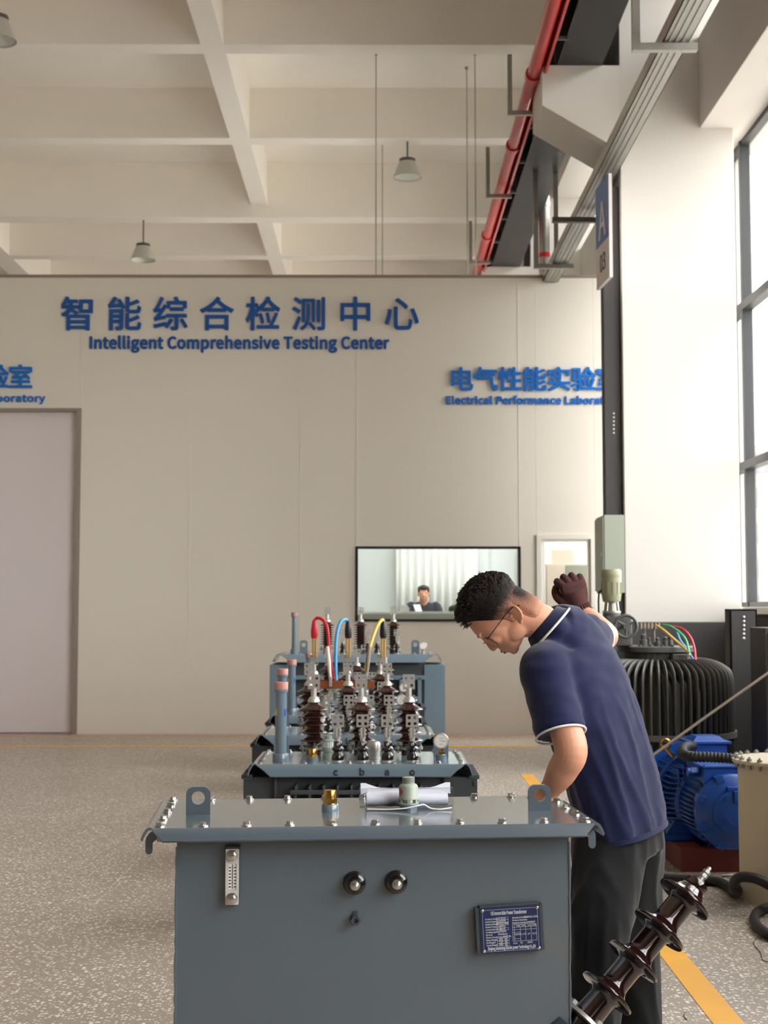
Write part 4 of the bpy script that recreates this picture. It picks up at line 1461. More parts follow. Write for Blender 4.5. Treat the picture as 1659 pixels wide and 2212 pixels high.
b.loft(rings, cap=False)
b.build('plastic_bag', 'plastic_film', bag)
for s in (-1, 1):
    b = MB()
    b.loft([[V((s * L2 * (0.98 + 0.07 * v), -0.018 + 0.06 * u, 0.010 + 0.040 * u + 0.004 * math.sin(8 * u + 3 * v))) for u in (0, .25, .5, .75, 1)] for v in (0, 1)], cap=False, closed=False)
    b.build('bag_seam', 'plastic_film', bag)
vq = l1(882.5, 1749)
pth = smooth_path([W1 @ V((vq.x - 0.115, vq.y - 0.012, ZL1 + 0.004)), W1 @ V((vq.x - 0.06, vq.y - 0.022, ZL1 + 0.004)), W1 @ V((vq.x - 0.012, vq.y - 0.031, ZL1 + 0.008)), W1 @ V((vq.x + 0.02, vq.y - 0.030, ZL1 + 0.014)), W1 @ V((vq.x + 0.04, vq.y - 0.022, ZL1 + 0.016)), W1 @ V((vq.x + 0.058, vq.y - 0.020, ZL1 + 0.006)), W1 @ V((vq.x + 0.085, vq.y - 0.022, ZL1 + 0.003)), W1 @ V((vq.x + 0.118, vq.y - 0.014, ZL1 + 0.006))], 8)
b = MB(); b.tube(pth, 0.0022, 8)
tag(b.build('cable_tie', 'tie_white'), 'white plastic cable tie around the pale green valve on the front cover', 'cable tie')

# ================================================================== THE RIGHT-HAND CORNER
# round transformer wrapped in bent radiator tubes
YR = 9.78
KR = 3067 / YR
pr = at(1415, 1395, YR)
RT = thing('round_transformer', 'dark round transformer wrapped in bent radiator tubes in front of the column', 'transformer', (pr.x, YR, 0))
zdisk = pr.z
b = MB(); b.lathe([(0.30, 0.10), (0.30, 1.06), (0.26, 1.14), (0.225, 1.145), (0.225, zdisk - 0.03)], seg=40); b.build('tank', 'fin_grey', RT)
for i in range(98):
    outer = i < 62
    a = 2 * PI * (i / 62 if outer else (i - 61.5) / 36)
    ca, sa = math.cos(a), math.sin(a)
    rr_ = 0.50 if outer else 0.43
    zt_ = 1.15 if outer else 1.07
    pth = smooth_path([V((0.24 * ca, 0.24 * sa, zt_)), V(((rr_ - 0.16) * ca, (rr_ - 0.16) * sa, zt_ + 0.005)), V(((rr_ - 0.05) * ca, (rr_ - 0.05) * sa, zt_ - 0.035)), V((rr_ * ca, rr_ * sa, zt_ - 0.13)), V((rr_ * ca, rr_ * sa, 0.6)), V((rr_ * ca, rr_ * sa, 0.30)), V(((rr_ - 0.04) * ca, (rr_ - 0.04) * sa, 0.2)), V((0.29 * ca, 0.29 * sa, 0.16))], 5)
    b = MB(); b.tube(pth, 0.024, 10, flat=0.46); b.build('radiator_tube', 'fin_grey', RT)
b = MB()
ring = [V((0.527 * math.cos(2 * PI * k / 48), 0.527 * math.sin(2 * PI * k / 48), 0.0)) for k in range(48)]
b.loft([[p + V((0, 0, z)) * 1 + p * d for p in ring] for z, d in ((0.655, 0), (0.655, 0.02), (0.695, 0.02), (0.695, 0))], cap=False)
b.build('tie_band', 'iron_grey', RT)
b = MB(); b.lathe([(0.25, zdisk - 0.04), (0.26, zdisk - 0.038), (0.26, zdisk - 0.006), (0.25, zdisk), (0.001, zdisk)], seg=40)
for k in range(20):
    b.lathe([(0.011, zdisk), (0.011, zdisk + 0.012)], Matrix.Translation((0.235 * math.cos(k * PI / 10), 0.235 * math.sin(k * PI / 10), 0)), 6)
b.build('cover_flange', 'iron_grey', RT)
b = MB(); b.lathe([(0.225, zdisk - 0.10), (0.225, zdisk - 0.04)], seg=32); b.box((0.06, -0.30, zdisk - 0.15), (0.16, -0.2, zdisk - 0.05), 0.008); b.build('neck', 'iron_grey', RT)
def rl(px, py, y):
    return at(px, py, y) - V((pr.x, YR, 0))
# tap changer drive: motor on a gear housing with a hand wheel
q = rl(1321, 1300, YR - 0.16)
mz = xf((q.x, q.y, q.z))
b = MB(); b.lathe([(0.050, 0), (0.060, 0.004), (0.064, 0.03), (0.066, 0.05), (0.066, 0.13), (0.068, 0.131), (0.068, 0.168)], mz, 28)
for k in range(12):
    b.box((-0.003, 0.064, 0.05), (0.003, 0.070, 0.13), m=mz @ Matrix.Rotation(2 * PI * k / 12, 4, 'Z'))
dm = b.build('drive_motor', 'olive', RT)
b = MB(); b.lathe([(0.068, 0.168), (0.069, 0.172), (0.069, 0.208), (0.060, 0.219), (0.001, 0.22)], mz, 28); b.build('motor_cap', 'olive', dm)
b = MB(); b.lathe([(0.062, -0.075), (0.062, -0.062), (0.03, -0.06), (0.026, -0.01), (0.05, -0.004), (0.05, 0.0)], mz, 24)
for k in range(4):
    a = PI / 4 + k * PI / 2
    b.cyl((q.x + 0.055 * math.cos(a), q.y + 0.055 * math.sin(a), q.z - 0.065), (q.x + 0.046 * math.cos(a), q.y + 0.046 * math.sin(a), q.z), 0.008, seg=8)
b.build('motor_stand', 'zinc', RT)
b = MB(); b.box((q.x - 0.05, q.y - 0.06, zdisk), (q.x + 0.13, q.y + 0.12, q.z - 0.09), 0.02); b.cyl((q.x, q.y, q.z - .1), (q.x, q.y, q.z - .07), .06); b.box((q.x - 0.09, q.y - 0.06, zdisk - 0.2), (q.x + 0.02, q.y + 0.06, zdisk + 0.02), 0.01); b.build('gear_housing', 'iron_grey', RT)
h_ = rl(1352, 1353, YR - 0.30)
b = MB()
b.tube([V((h_.x + 0.073 * math.cos(2 * PI * k / 32), h_.y, h_.z + 0.073 * math.sin(2 * PI * k / 32))) for k in range(32)], 0.011, 10, closed=True)
for k in range(3):
    a = 0.5 + k * 2 * PI / 3
    b.cyl((h_.x, h_.y, h_.z), (h_.x + 0.07 * math.cos(a), h_.y, h_.z + 0.07 * math.sin(a)), 0.010, 0.007, 10)
b.lathe([(0.02, -0.014), (0.02, 0.014)], front_frame((h_.x, h_.y, h_.z)), 16)
b.cyl((h_.x, h_.y, h_.z), (h_.x, h_.y + 0.16, h_.z), 0.012, seg=10)
b.build('hand_wheel', 'iron_grey', RT)
for px, py, hgt, r_ in ((1390, 1388, 0.085, 0.030), (1402, 1392, 0.06, 0.016), (1420, 1393, 0.06, 0.022), (1437, 1392, 0.065, 0.022), (1448, 1390, 0.07, 0.020)):
    e = rl(px, py, YR - 0.12)
    b = MB(); b.lathe([(r_, 0), (r_ * 0.9, hgt * .5), (r_ * 0.6, hgt * .55), (r_ * 0.7, hgt * .9), (r_ * 0.3, hgt)], xf((e.x, e.y, zdisk)), 14); b.build('tap_bushing', 'iron_grey', RT)
b = MB()
e = rl(1383, 1345, YR - 0.05); e2 = rl(1422, 1352, YR - 0.05)
b.box((e.x, e.y - 0.02, e2.z - 0.012), (e2.x, e.y + 0.02, e2.z + 0.012))
for k in range(6):
    b.lathe([(0.009, -0.02), (0.009, 0.02)], xf((e.x + (e2.x - e.x) * k / 5, e.y - 0.02, e2.z)), 8)
b.cyl((e.x + .03, e.y, zdisk), (e.x + .03, e.y, e2.z), 0.008); b.cyl((e2.x - .03, e.y, zdisk), (e2.x - .03, e.y, e2.z), 0.008)
b.build('terminal_bar', 'rope', RT)
for nm, pts in (('lead_yellow', [(1418, 1351), (1432, 1360), (1452, 1377), (1478, 1400), (1490, 1416)]), ('lead_blue', [(1447, 1352), (1460, 1362), (1470, 1385), (1486, 1405), (1497, 1425)]), ('lead_green', [(1432, 1350), (1450, 1354), (1468, 1366), (1482, 1384), (1488, 1410)]), ('lead_red', [(1453, 1353), (1476, 1360), (1492, 1378), (1500, 1402), (1502, 1426)])):
    w = smooth_path([rl(x, y, YR - 0.14 - 0.25 * i / 4) for i, (x, y) in enumerate(pts)], 8)
    b = MB(); b.tube(w, 0.008, 8); b.build('wire', nm, RT)
w = smooth_path([rl(1300, 1275, YR - 0.16), rl(1294, 1282, YR - 0.16), rl(1293, 1310, YR - 0.14), rl(1296, 1345, YR - 0.10), rl(1310, 1365, YR - 0.1)], 8)
b = MB(); b.tube(w, 0.006, 8); b.build('motor_cable', 'black', RT)

# steel post with bolts, dark cabinet
p = at(1605, 1316, 10.4)
sp = thing('steel_post', 'dark steel post with a row of bolts beside the round transformer', 'post', (p.x, 10.4, 0))
b = MB(); b.box((-0.10, -0.01, 0), (0.10, 0.01, p.z), 0.003); b.box((-0.10, -0.01, 0), (-0.085, 0.14, p.z), 0.003); b.box((0.085, -0.01, 0), (0.10, 0.14, p.z), 0.003); b.box((-0.13, -0.04, 0), (0.13, 0.17, 0.015)); b.box((-0.10, -0.01, p.z - 0.012), (0.10, 0.14, p.z + 0.002))
b.build('post_profile', 'dark_band', sp)
for k in range(6):
    e = at(1607, 1333 + k * 9.2, 10.385)
    b = MB(); b.lathe([(0.011, 0), (0.010, 0.005), (0.001, 0.008)], front_frame((e.x - p.x, -0.009, e.z)), 12); b.build('bolt', 'tinned', sp)
p = at(1652, 1356, 8.85)
dc = thing('dark_cabinet', 'dark steel cabinet at the right edge near the steel post', 'cabinet', (p.x, 8.85, 0))
b = MB(); b.box((0, 0, 0), (0.75, 0.36, p.z), 0.008); b.build('cabinet_body', 'dark_band', dc)
b = MB(); b.box((0.02, -0.012, 0.06), (0.73, 0.0, p.z - 0.03), 0.004); b.build('cabinet_door', 'dark_band', dc)

# blue electric motor on a maroon steel base
YM = 8.25
pm = at(1581, 1753, YM)
EM = thing('electric_motor', 'blue finned electric motor on the maroon steel base', 'motor', (pm.x, YM, 0), R(3.5))
mc = V((0, 0, pm.z))
mx_ = frame((0, 0, pm.z), (1, 0, 0), (0, 0, 1), (0, -1, 0))     # local z towards the camera
def mfr(y0):
    return frame((0, y0, pm.z), (1, 0, 0), (0, 0, 1), (0, -1, 0))
b = MB(); b.lathe([(0.19, -1.0), (0.19, 0.02), (0.185, 0.03)], mx_, 40)
b.build('stator_core', 'motor_blue', EM)
for (y0, y1, r_, core, n_) in ((0.03, 0.31, 0.225, 0.195, 13), (0.35, 0.88, 0.285, 0.235, 15)):
    b = MB()
    b.lathe([(core, -y1), (core, -y0 - 0.02), (core - 0.02, -y0)], mx_, 40)
    lim = 0.72 * r_
    for k in range(n_):
        q_ = -lim + 2 * lim * k / (n_ - 1)
        o_ = math.sqrt(r_ * r_ - q_ * q_)
        c_ = math.sqrt(max(core * core - q_ * q_, 0.0)) - 0.02
        o_ = max(o_, c_ + 0.05)
        for s in (-1, 1):
            x0, x1 = s * c_, s * o_
            b.hexa([(x0, y0, pm.z + q_ - .0045), (x1, y0 + .04, pm.z + q_ - .003), (x1, y1 - .02, pm.z + q_ - .003), (x0, y1, pm.z + q_ - .0045), (x0, y0, pm.z + q_ + .0045), (x1, y0 + .04, pm.z + q_ + .003), (x1, y1 - .02, pm.z + q_ + .003), (x0, y1, pm.z + q_ + .0045)])
            if s > 0 or q_ * q_ > 0:
                z0, z1 = pm.z + s * c_, pm.z + s * o_
                b.hexa([(q_ - .0045, y0, z0), (q_ - .003, y0 + .04, z1), (q_ - .003, y1 - .02, z1), (q_ - .0045, y1, z0), (q_ + .0045, y0, z0), (q_ + .003, y0 + .04, z1), (q_ + .003, y1 - .02, z1), (q_ + .0045, y1, z0)])
    b.build('cooling_fins', 'motor_blue', EM)
b = MB(); b.lathe([(0.20, -0.03), (0.215, -0.02), (0.215, 0.015), (0.20, 0.03), (0.13, 0.05), (0.125, 0.055)], mx_, 48)
for k in range(8):
    a = k * PI / 4 + 0.4
    b.box((0.175, -0.025, -0.03), (0.225, 0.025, 0.04), 0.006, mx_ @ Matrix.Rotation(a, 4, 'Z'))
b.build('end_shield', 'motor_blue', EM)
b = MB(); b.lathe([(0.128, 0.05), (0.128, 0.068), (0.118, 0.075), (0.07, 0.080), (0.066, 0.084), (0.001, 0.084)], mx_, 40)
for k in range(4):
    a = k * PI / 2 + 0.5
    b.lathe([(0.010, 0.07), (0.010, 0.086)], mx_ @ Matrix.Translation((0.105 * math.cos(a), 0.105 * math.sin(a), 0)), 6)
b.box((-0.045, 0.118, 0.04), (0.045, 0.148, 0.075), 0.006, mx_); b.box((-0.014, 0.06, 0.07), (0.014, 0.125, 0.092), 0.005, mx_)
b.build('bearing_cap', 'motor_blue', EM)
for y0, r_ in ((0.60, 0.296), (0.93, 0.315)):
    b = MB(); b.lathe([(r_ - 0.05, -0.028), (r_, -0.026), (r_, 0.026), (r_ - 0.05, 0.028)], mfr(y0), 48, cap=False); b.build('stiffening_ring', 'motor_blue', EM)
b = MB(); b.lathe([(0.19, -0.12), (0.30, -0.10), (0.30, 0.0), (0.19, 0.01)], mfr(0.98), 44); b.build('fan_cover', 'motor_blue', EM)
e = at(1450, 1606, YM + 0.62) - V((pm.x, YM, 0))
b = MB(); b.tube([V((e.x + 0.026 * math.cos(2 * PI * k / 24), e.y, e.z + 0.026 * math.sin(2 * PI * k / 24))) for k in range(24)], 0.009, 10, closed=True)
b.cyl((e.x, e.y, e.z - 0.026), (e.x * 0.75, e.y, e.z - 0.09), 0.012)
b.build('eye_bolt', 'brass', EM)
e0, e1 = at(1500, 1689, YM - 0.02) - V((pm.x, YM, 0)), at(1625, 1655, YM) - V((pm.x, YM, 0))
b = MB(); b.box((-0.155, 0.02, pm.z + 0.10), (0.20, 0.36, e1.z - 0.01), 0.004); tb = b.build('terminal_box', 'motor_blue', EM)
b = MB(); b.box((-0.163, 0.012, e1.z - 0.012), (0.208, 0.368, e1.z), 0.003)
for sx, sy in ((-0.15, 0.025), (-0.15, 0.355), (0.19, 0.025)):
    b.lathe([(0.008, 0), (0.008, 0.006)], xf((sx, sy, e1.z)), 10)
b.build('box_lid', 'motor_blue', tb)
g = at(1505, 1668, YM + 0.08) - V((pm.x, YM, 0))
b = MB(); b.lathe([(0.03, 0), (0.03, 0.06)], axis_frame((-0.15, 0.10, g.z), (-0.25, 0.10, g.z)), 6); b.lathe([(0.024, 0.05), (0.024, 0.08)], axis_frame((-0.15, 0.10, g.z), (-0.25, 0.10, g.z)), 16); b.build('cable_gland', 'motor_blue', tb)
u = at(1541, 1607, YM + 0.42) - V((pm.x, YM, 0))
b = MB(); b.box((u.x - 0.105, 0.40, pm.z + 0.15), (u.x + 0.105, 0.62, u.z), 0.006); ub = b.build('upper_terminal_box', 'motor_blue', EM)
b = MB(); b.box((u.x - 0.128, 0.385, u.z), (u.x + 0.128, 0.635, u.z + 0.018), 0.004); b.hexa([(u.x - 0.10, 0.41, u.z + 0.018), (u.x + 0.10, 0.41, u.z + 0.018), (u.x + 0.10, 0.61, u.z + 0.018), (u.x - 0.10, 0.61, u.z + 0.018), (u.x - 0.07, 0.44, u.z + 0.045), (u.x + 0.07, 0.44, u.z + 0.045), (u.x + 0.07, 0.58, u.z + 0.045), (u.x - 0.07, 0.58, u.z + 0.045)])
b.build('box_lid', 'motor_blue', ub)
for s in (-1, 1):
    b = MB()
    b.hexa([(s * 0.15, 0.35, pm.z - 0.13), (s * 0.24, 0.35, pm.z - 0.10), (s * 0.24, 0.85, pm.z - 0.10), (s * 0.15, 0.85, pm.z - 0.13), (s * 0.15, 0.35, 0.16), (s * 0.30, 0.35, 0.16), (s * 0.30, 0.85, 0.16), (s * 0.15, 0.85, 0.16)])
    b.box((s * 0.14, 0.30, 0.135), (s * 0.34, 0.90, 0.172), 0.006)
    for yy in (0.36, 0.84):
        b.lathe([(0.016, 0.172), (0.016, 0.195)], xf((s * 0.31, yy, 0)), 6)
    b.build('mounting_foot', 'motor_blue', EM)
pb_ = onz(1471, 1884, 0.0)
mb_ = thing('motor_base', 'maroon steel base frame under the blue motor', 'base', (pb_.x, pb_.y, 0))
b = MB()
b.box((0, 0, 0), (1.05, 0.09, 0.133), 0.004); b.box((0, 1.15, 0), (1.05, 1.24, 0.133), 0.004)
b.box((0, 0.09, 0), (0.14, 1.15, 0.133), 0.004); b.box((0.62, 0.09, 0), (0.76, 1.15, 0.133), 0.004)
b.build('base_frame', 'maroon', mb_)
mb_.location.y = pb_.y
b = MB(); b.box((-0.08, 0.02, 0), (0.0, 0.10, 0.010), 0.002); b.lathe([(0.012, 0.010), (0.012, 0.03)], xf((-0.04, 0.06, 0)), 6); b.build('anchor_tab', 'zinc', mb_)
# corrugated conduit
w = smooth_path([at(1497, 1612, 8.45), at(1480, 1614, 8.36), at(1475, 1626, 8.22), at(1490, 1634, 8.1), at(1540, 1636, 8.06), at(1590, 1640, 8.03), at(1612, 1650, 8.03), at(1640, 1660, 8.03)], 26)
b = MB(); b.tube(w, [0.031 if (i // 2) % 2 else 0.027 for i in range(len(w))], 14)
tag(b.build('corrugated_conduit', 'black_rubber'), 'black corrugated conduit curving above the blue motor', 'conduit')

# cream tank with a bolted lid
YTK = 7.55
pt = at(1597, 1890, YTK)
RTK = 0.30
TK = thing('cream_tank', 'cream cylindrical tank with a bolted lid at the right edge', 'tank', (pt.x + RTK + 0.01, YTK, 0))
ztk = at(1610, 1638, YTK).z
b = MB(); b.lathe([(RTK, 0), (RTK, ztk - 0.02)], seg=56); b.box((-0.002 - 0.18, -RTK * 0.82, 0.05), (0.003 - 0.18, -RTK * 0.78, ztk - 0.05)); b.build('tank_shell', 'tank_cream', TK)
b = MB(); b.lathe([(RTK + 0.03, ztk - 0.02), (RTK + 0.03, ztk - 0.004), (RTK + 0.02, ztk), (0.001, ztk)], Matrix.Rotation(PI / 24, 4, 'Z'), 24); tl = b.build('tank_lid', 'tank_cream', TK)
fb = None
for k in range(28):
    a = 2 * PI * k / 28
    l_ = (( RTK + 0.012) * math.cos(a), (RTK + 0.012) * math.sin(a), ztk)
    if fb is None:
        b = MB(); b.lathe([(0.009, -0.045), (0.009, -0.02)], seg=8); b.lathe([(0.014, 0), (0.014, 0.012), (0.006, 0.014), (0.006, 0.02)], seg=6); fb = b.build('lid_bolt', 'zinc', tl, l_)
    else:
        part_copy(fb, l_)
# hoses, rope, small things on the floor
def floor_tube(pts, r, n=8):
    return smooth_path([V((onz(x, y, r).x, onz(x, y, r).y, r + h)) for x, y, h in pts], n)
w = floor_tube([(1395, 1893, 0), (1440, 1897, 0), (1500, 1901, 0), (1555, 1906, 0), (1582, 1925, 0)], 0.026)
w = w[:-1] + smooth_path([w[-1], at(1594, 1925, 7.30), at(1586, 1908, 7.22), at(1600, 1895, 7.16), at(1632, 1898, 7.12), at(1662, 1912, 7.10), at(1700, 1938, 7.08), at(1740, 1965, 7.05)], 8)
b = MB(); b.tube(w, 0.026, 14); tag(b.build('rubber_hose', 'black_rubber'), 'black rubber hose lying on the floor along the maroon base', 'hose')
w = floor_tube([(1720, 1950, 0), (1672, 1958, 0), (1640, 1968, 0), (1630, 1985, 0), (1640, 2004, 0), (1668, 2022, 0), (1720, 2035, 0)], 0.024)
b = MB(); b.tube(w, 0.024, 14); tag(b.build('rubber_hose', 'black_rubber'), 'short loop of black hose on the floor cut by the right edge', 'hose')
w = [at(1396, 1642, 8.66), at(1530, 1545, 8.68), at(1720, 1411, 8.70)]
b = MB(); b.tube(w, 0.0085, 8); tag(b.build('guy_rope', 'rope'), 'taut beige rope running diagonally past the round transformer', 'rope')
p = onz(1583, 1893, 0.06)
sd = thing('punch_tool', 'small grey steel punch lying on the black hose', 'tool', (p.x, p.y, 0.062))
b = MB(); b.cyl((-0.03, 0, 0), (0.055, -0.004, 0), 0.011, seg=14); b.build('tool_handle', 'tinned', sd)
b = MB(); b.cyl((-0.06, 0.001, 0), (-0.03, 0, 0), 0.008, seg=12); b.lathe([(0.012, 0), (0.012, 0.006)], axis_frame((-0.035, 0, 0), (-0.02, 0, 0)), 12); b.build('tool_tip', 'steel', sd)
def thread(pts, label):
    w = smooth_path([V((onz(x, y).x, onz(x, y).y, 0.003)) for x, y in pts], 8)
    mb = MB(); mb.tube(w, 0.0016, 6); tag(mb.build('thread', 'black'), label, 'thread')
thread([(1637, 2024), (1628, 2040), (1642, 2058), (1648, 2075), (1668, 2082)], 'loose black thread on the floor below the hose loop')
thread([(1481, 2188), (1477, 2195), (1484, 2205)], 'tiny dark thread on the floor right of the yellow line end')

# ================================================================== INSIDE THE LABORATORY
YD = YB + 0.9
dz = at(900, 1321, YD).z
dk = thing('desk', 'pale desk behind the laboratory window', 'desk', (at(900, 1330, YD).x, YD, 0.72))
b = MB(); b.box((-1.0, -0.02, dz - 0.72 - 0.035), (0.95, 0.62, dz - 0.72), 0.005); b.build('desk_top', 'monitor_grey', dk)
for x in (-0.95, 0.9):
    b = MB(); b.box((x - 0.02, 0.0, 0), (x + 0.02, 0.6, dz - 0.755)); b.build('desk_leg', 'iron_grey', dk)
p = at(886, 1320, YD + 0.2)
b = MB(); b.hexa([(-0.05, 0, 0), (0.05, 0, 0), (0.05, 0.006, 0), (-0.05, 0.006, 0), (-0.05, 0.06, 0.09), (0.05, 0.06, 0.09), (0.05, 0.066, 0.09), (-0.05, 0.066, 0.09)])
o = b.build('paper_sheet', 'paper', loc=(at(905, 1318, YD + .2).x, YD + 0.2, dz + 0.002)); tag(o, 'white paper sheet in front of the seated man behind the window', 'paper'); o.rotation_euler = (0, 0, 0.5)
b = MB(); b.box((-0.07, 0, 0), (0.05, 0.10, 0.055), 0.004); b.box((-0.05, 0.02, 0.055), (0.03, 0.08, 0.085), 0.004)
tag(b.build('desk_device', 'monitor_grey', loc=(p.x - 0.06, YD + 0.25, dz)), 'small grey device on the desk left of the seated man', 'device')
p = at(985, 1312, YD + 0.3)
b = MB(); b.lathe([(0.09, 0), (0.10, 0.02), (0.09, 0.06), (0.04, 0.09), (0.001, 0.09)], seg=20)
tag(b.build('black_bag', 'black', loc=(p.x, YD + 0.35, dz)), 'small black bag on the desk right of the seated man', 'bag')
# cabinet and carton seen through the glass door
YC = YB + 0.75
c0, c1_ = at(1188, 1218, YC), at(1277, 1216, YC)
lc = thing('lab_cabinet', 'grey steel cabinet seen through the glass door', 'cabinet', ((c0.x + c1_.x) / 2, YC, 0))
hw_ = (c1_.x - c0.x) / 2
b = MB(); b.box((-hw_ - 0.06, 0, 0), (hw_, 0.6, c0.z), 0.006); b.build('cabinet_body', 'monitor_grey', lc)
b = MB(); b.box((-hw_ * 0.25, -0.014, 0.05), (hw_ - 0.015, 0, c0.z - 0.02), 0.004); b.build('cabinet_door', 'box_green', lc)
b = MB(); b.box((-hw_ - 0.04, -0.014, 0.05), (-hw_ * 0.27, 0, c0.z - 0.02), 0.004); b.build('cabinet_door', 'carton', lc)
k0, k1 = at(1192, 1218, YC + 0.1), at(1240, 1187, YC + 0.1)
b = MB(); b.box((k0.x, YC + 0.08, c0.z + 0.001), (k1.x, YC + 0.42, c0.z + (k1.z - k0.z)), 0.004)
tag(b.build('carton_box', 'carton'), 'pale cardboard box standing on the grey cabinet behind the glass door', 'box')
b = MB(); b.box((2.15, YB + 2.9, 0), (2.3, YB + 3.05, 4.0)); struct(b, 'pillar_laboratory', 'dark_band')

# ================================================================== PEOPLE
def ellipse_ring(c, a, b, ra, rb, n=28, e=2.0):
    out = []
    for k in range(n):
        t = 2 * PI * k / n
        ct, st = math.cos(t), math.sin(t)
        out.append(V(c) + V(a) * (ra * math.copysign(abs(ct) ** (2 / e), ct)) + V(b) * (rb * math.copysign(abs(st) ** (2 / e), st)))
    return out


def limb(mb, pts, rad, seg=18, n=6):
    """tapering limb along a smooth path; rounded ends"""
    p = smooth_path(pts, n)
    k = len(pts) - 1
    rr = []
    for i in range(len(p)):
        t = i / n
        j = min(int(t), k - 1); f = t - j
        f = f * f * (3 - 2 * f)
        rr.append(rad[j] * (1 - f) + rad[j + 1] * f)
    mb.tube(p, rr, seg)
    mb.ball(p[0], rr[0], seg=16, rings=8)
    mb.ball(p[-1], rr[-1], seg=16, rings=8)


def hand(mb, wrist, d, n, s=1.0, curl=(20, 30, 25), fat=1.0, thumb=1, thumb_curl=25, spread=6):
    """palm, four unequal bent fingers, thumb from the side of the palm; d to the fingers, n out of the back of the hand"""
    d = V(d).normalized(); n = V(n); n = (n - d * n.dot(d)).normalized()
    x = d.cross(n) * thumb                      # towards the thumb side
    w = V(wrist)
    rings = [ellipse_ring(w - d * 0.02 * s, x, n, 0.027 * s, 0.019 * s), ellipse_ring(w + d * 0.015 * s, x, n, 0.030 * s, 0.019 * s), ellipse_ring(w + d * 0.05 * s, x, n, 0.039 * s, 0.017 * s * fat, e=2.4), ellipse_ring(w + d * 0.080 * s, x, n, 0.042 * s, 0.0145 * s * fat, e=2.6), ellipse_ring(w + d * 0.094 * s, x, n, 0.039 * s, 0.010 * s * fat, e=2.6)]
    mb.loft(rings)
    for i, (off, ln) in enumerate(((0.031, 0.96), (0.0105, 1.06), (-0.0105, 1.0), (-0.030, 0.80))):
        base = w + x * off * s + d * (0.088 - abs(off) * 0.22) * s
        dd_ = (d + x * math.tan(R(spread)) * (off / 0.03)).normalized()
        ang = 0
        pts = [base - d * 0.02 * s, base]
        p_ = base
        for sl, cu_ in zip((0.044, 0.027, 0.022), curl):
            ang += R(cu_)
            p_ = p_ + (dd_ * math.cos(ang) - n * math.sin(ang)) * (sl * ln * s)
            pts.append(p_)
        r0 = 0.0098 * s * fat
        limb(mb, pts, [r0, r0 * 1.05, r0 * 0.96, r0 * 0.90, r0 * 0.78], seg=12, n=4)
    tb = w + x * 0.026 * s + d * 0.025 * s - n * 0.006 * s
    t1 = tb + (x * 0.6 + d * 0.7 - n * 0.35).normalized() * 0.040 * s
    t2 = t1 + (x * (0.35 - thumb_curl / 100) + d * 0.85 - n * (0.3 + thumb_curl / 60)).normalized() * 0.032 * s
    t3 = t2 + (x * (0.1 - thumb_curl / 60) + d * 0.85 - n * (0.3 + thumb_curl / 50)).normalized() * 0.026 * s
    r0 = 0.0115 * s * fat
    limb(mb, [tb, t1, t2, t3], [r0 * 1.35, r0 * 1.05, r0 * 0.98, r0 * 0.8], seg=12, n=4)


PD = 4.36
foot = V((at(1300, 2365, PD).x, PD, 0))
PR = thing('person', 'man in navy polo shirt and dark trousers bending over the front transformer', 'person', tuple(foot))
ORG = Matrix.Translation(-foot)

# ---- joints, measured
k_ = PD / F_PX
chin = at(1114, 1416, 4.33)
yaw_h = R(10)
U0 = V((-0.892, 0, 0.4515)); W0 = V((-0.4515, 0, -0.892)); L0 = V((0, -1, 0))
HU = U0
HW_ = (W0 * math.cos(yaw_h) - L0 * math.sin(yaw_h)).normalized()
HL = (L0 * math.cos(yaw_h) + W0 * math.sin(yaw_h)).normalized()
HS = 1.0


def H(u, w, l):
    return chin + HU * u * HS + HW_ * w * HS + HL * l * HS


hax = (HU, HW_, HL)
shL, shR = at(1180, 1452, 4.235), at(1266, 1370, 4.50)
elL, wrL = at(1233, 1616, 4.12), at(1188, 1706, 4.17)
elR, wrR = at(1307, 1374, 4.77), at(1254, 1320, 4.86)
pel = at(1338, 1775, 4.42)
hipL, hipR = at(1312, 1800, 4.36), at(1362, 1795, 4.50)
knL, knR = at(1290, 2040, 4.22), at(1372, 2050, 4.48)
anL, anR = at(1265, 2300, 4.26), at(1375, 2310, 4.48)
neckB = at(1183, 1360, 4.325)
S_ = [(1346, 1800, 4.42, .175, .118), (1340, 1770, 4.42, .180, .120), (1326, 1700, 4.41, .178, .118), (1306, 1630, 4.39, .180, .118), (1282, 1560, 4.375, .186, .122), (1258, 1495, 4.36, .190, .124), (1237, 1438, 4.36, .182, .115), (1222, 1394, 4.365, .160, .095), (1209, 1369, 4.35, .118, .084), (1194, 1358, 4.325, .082, .074)]


def torso_rings(grow, n=40):
    rings = []
    pts = [at(a[0], a[1], a[2]) for a in S_]
    for i, a in enumerate(S_):
        sp = (pts[min(i + 1, len(pts) - 1)] - pts[max(i - 1, 0)]).normalized()
        f = i / (len(S_) - 1)
        lat = V((0.55, 0.83, 0.02 + 0.36 * max(0, (f - 0.3) / 0.7)))
        lat = (lat - sp * lat.dot(sp)).normalized()
        fw = sp.cross(lat)
        rings.append(ellipse_ring(pts[i], lat, fw, a[3] + grow, a[4] + grow, n, 2.35))
    return rings


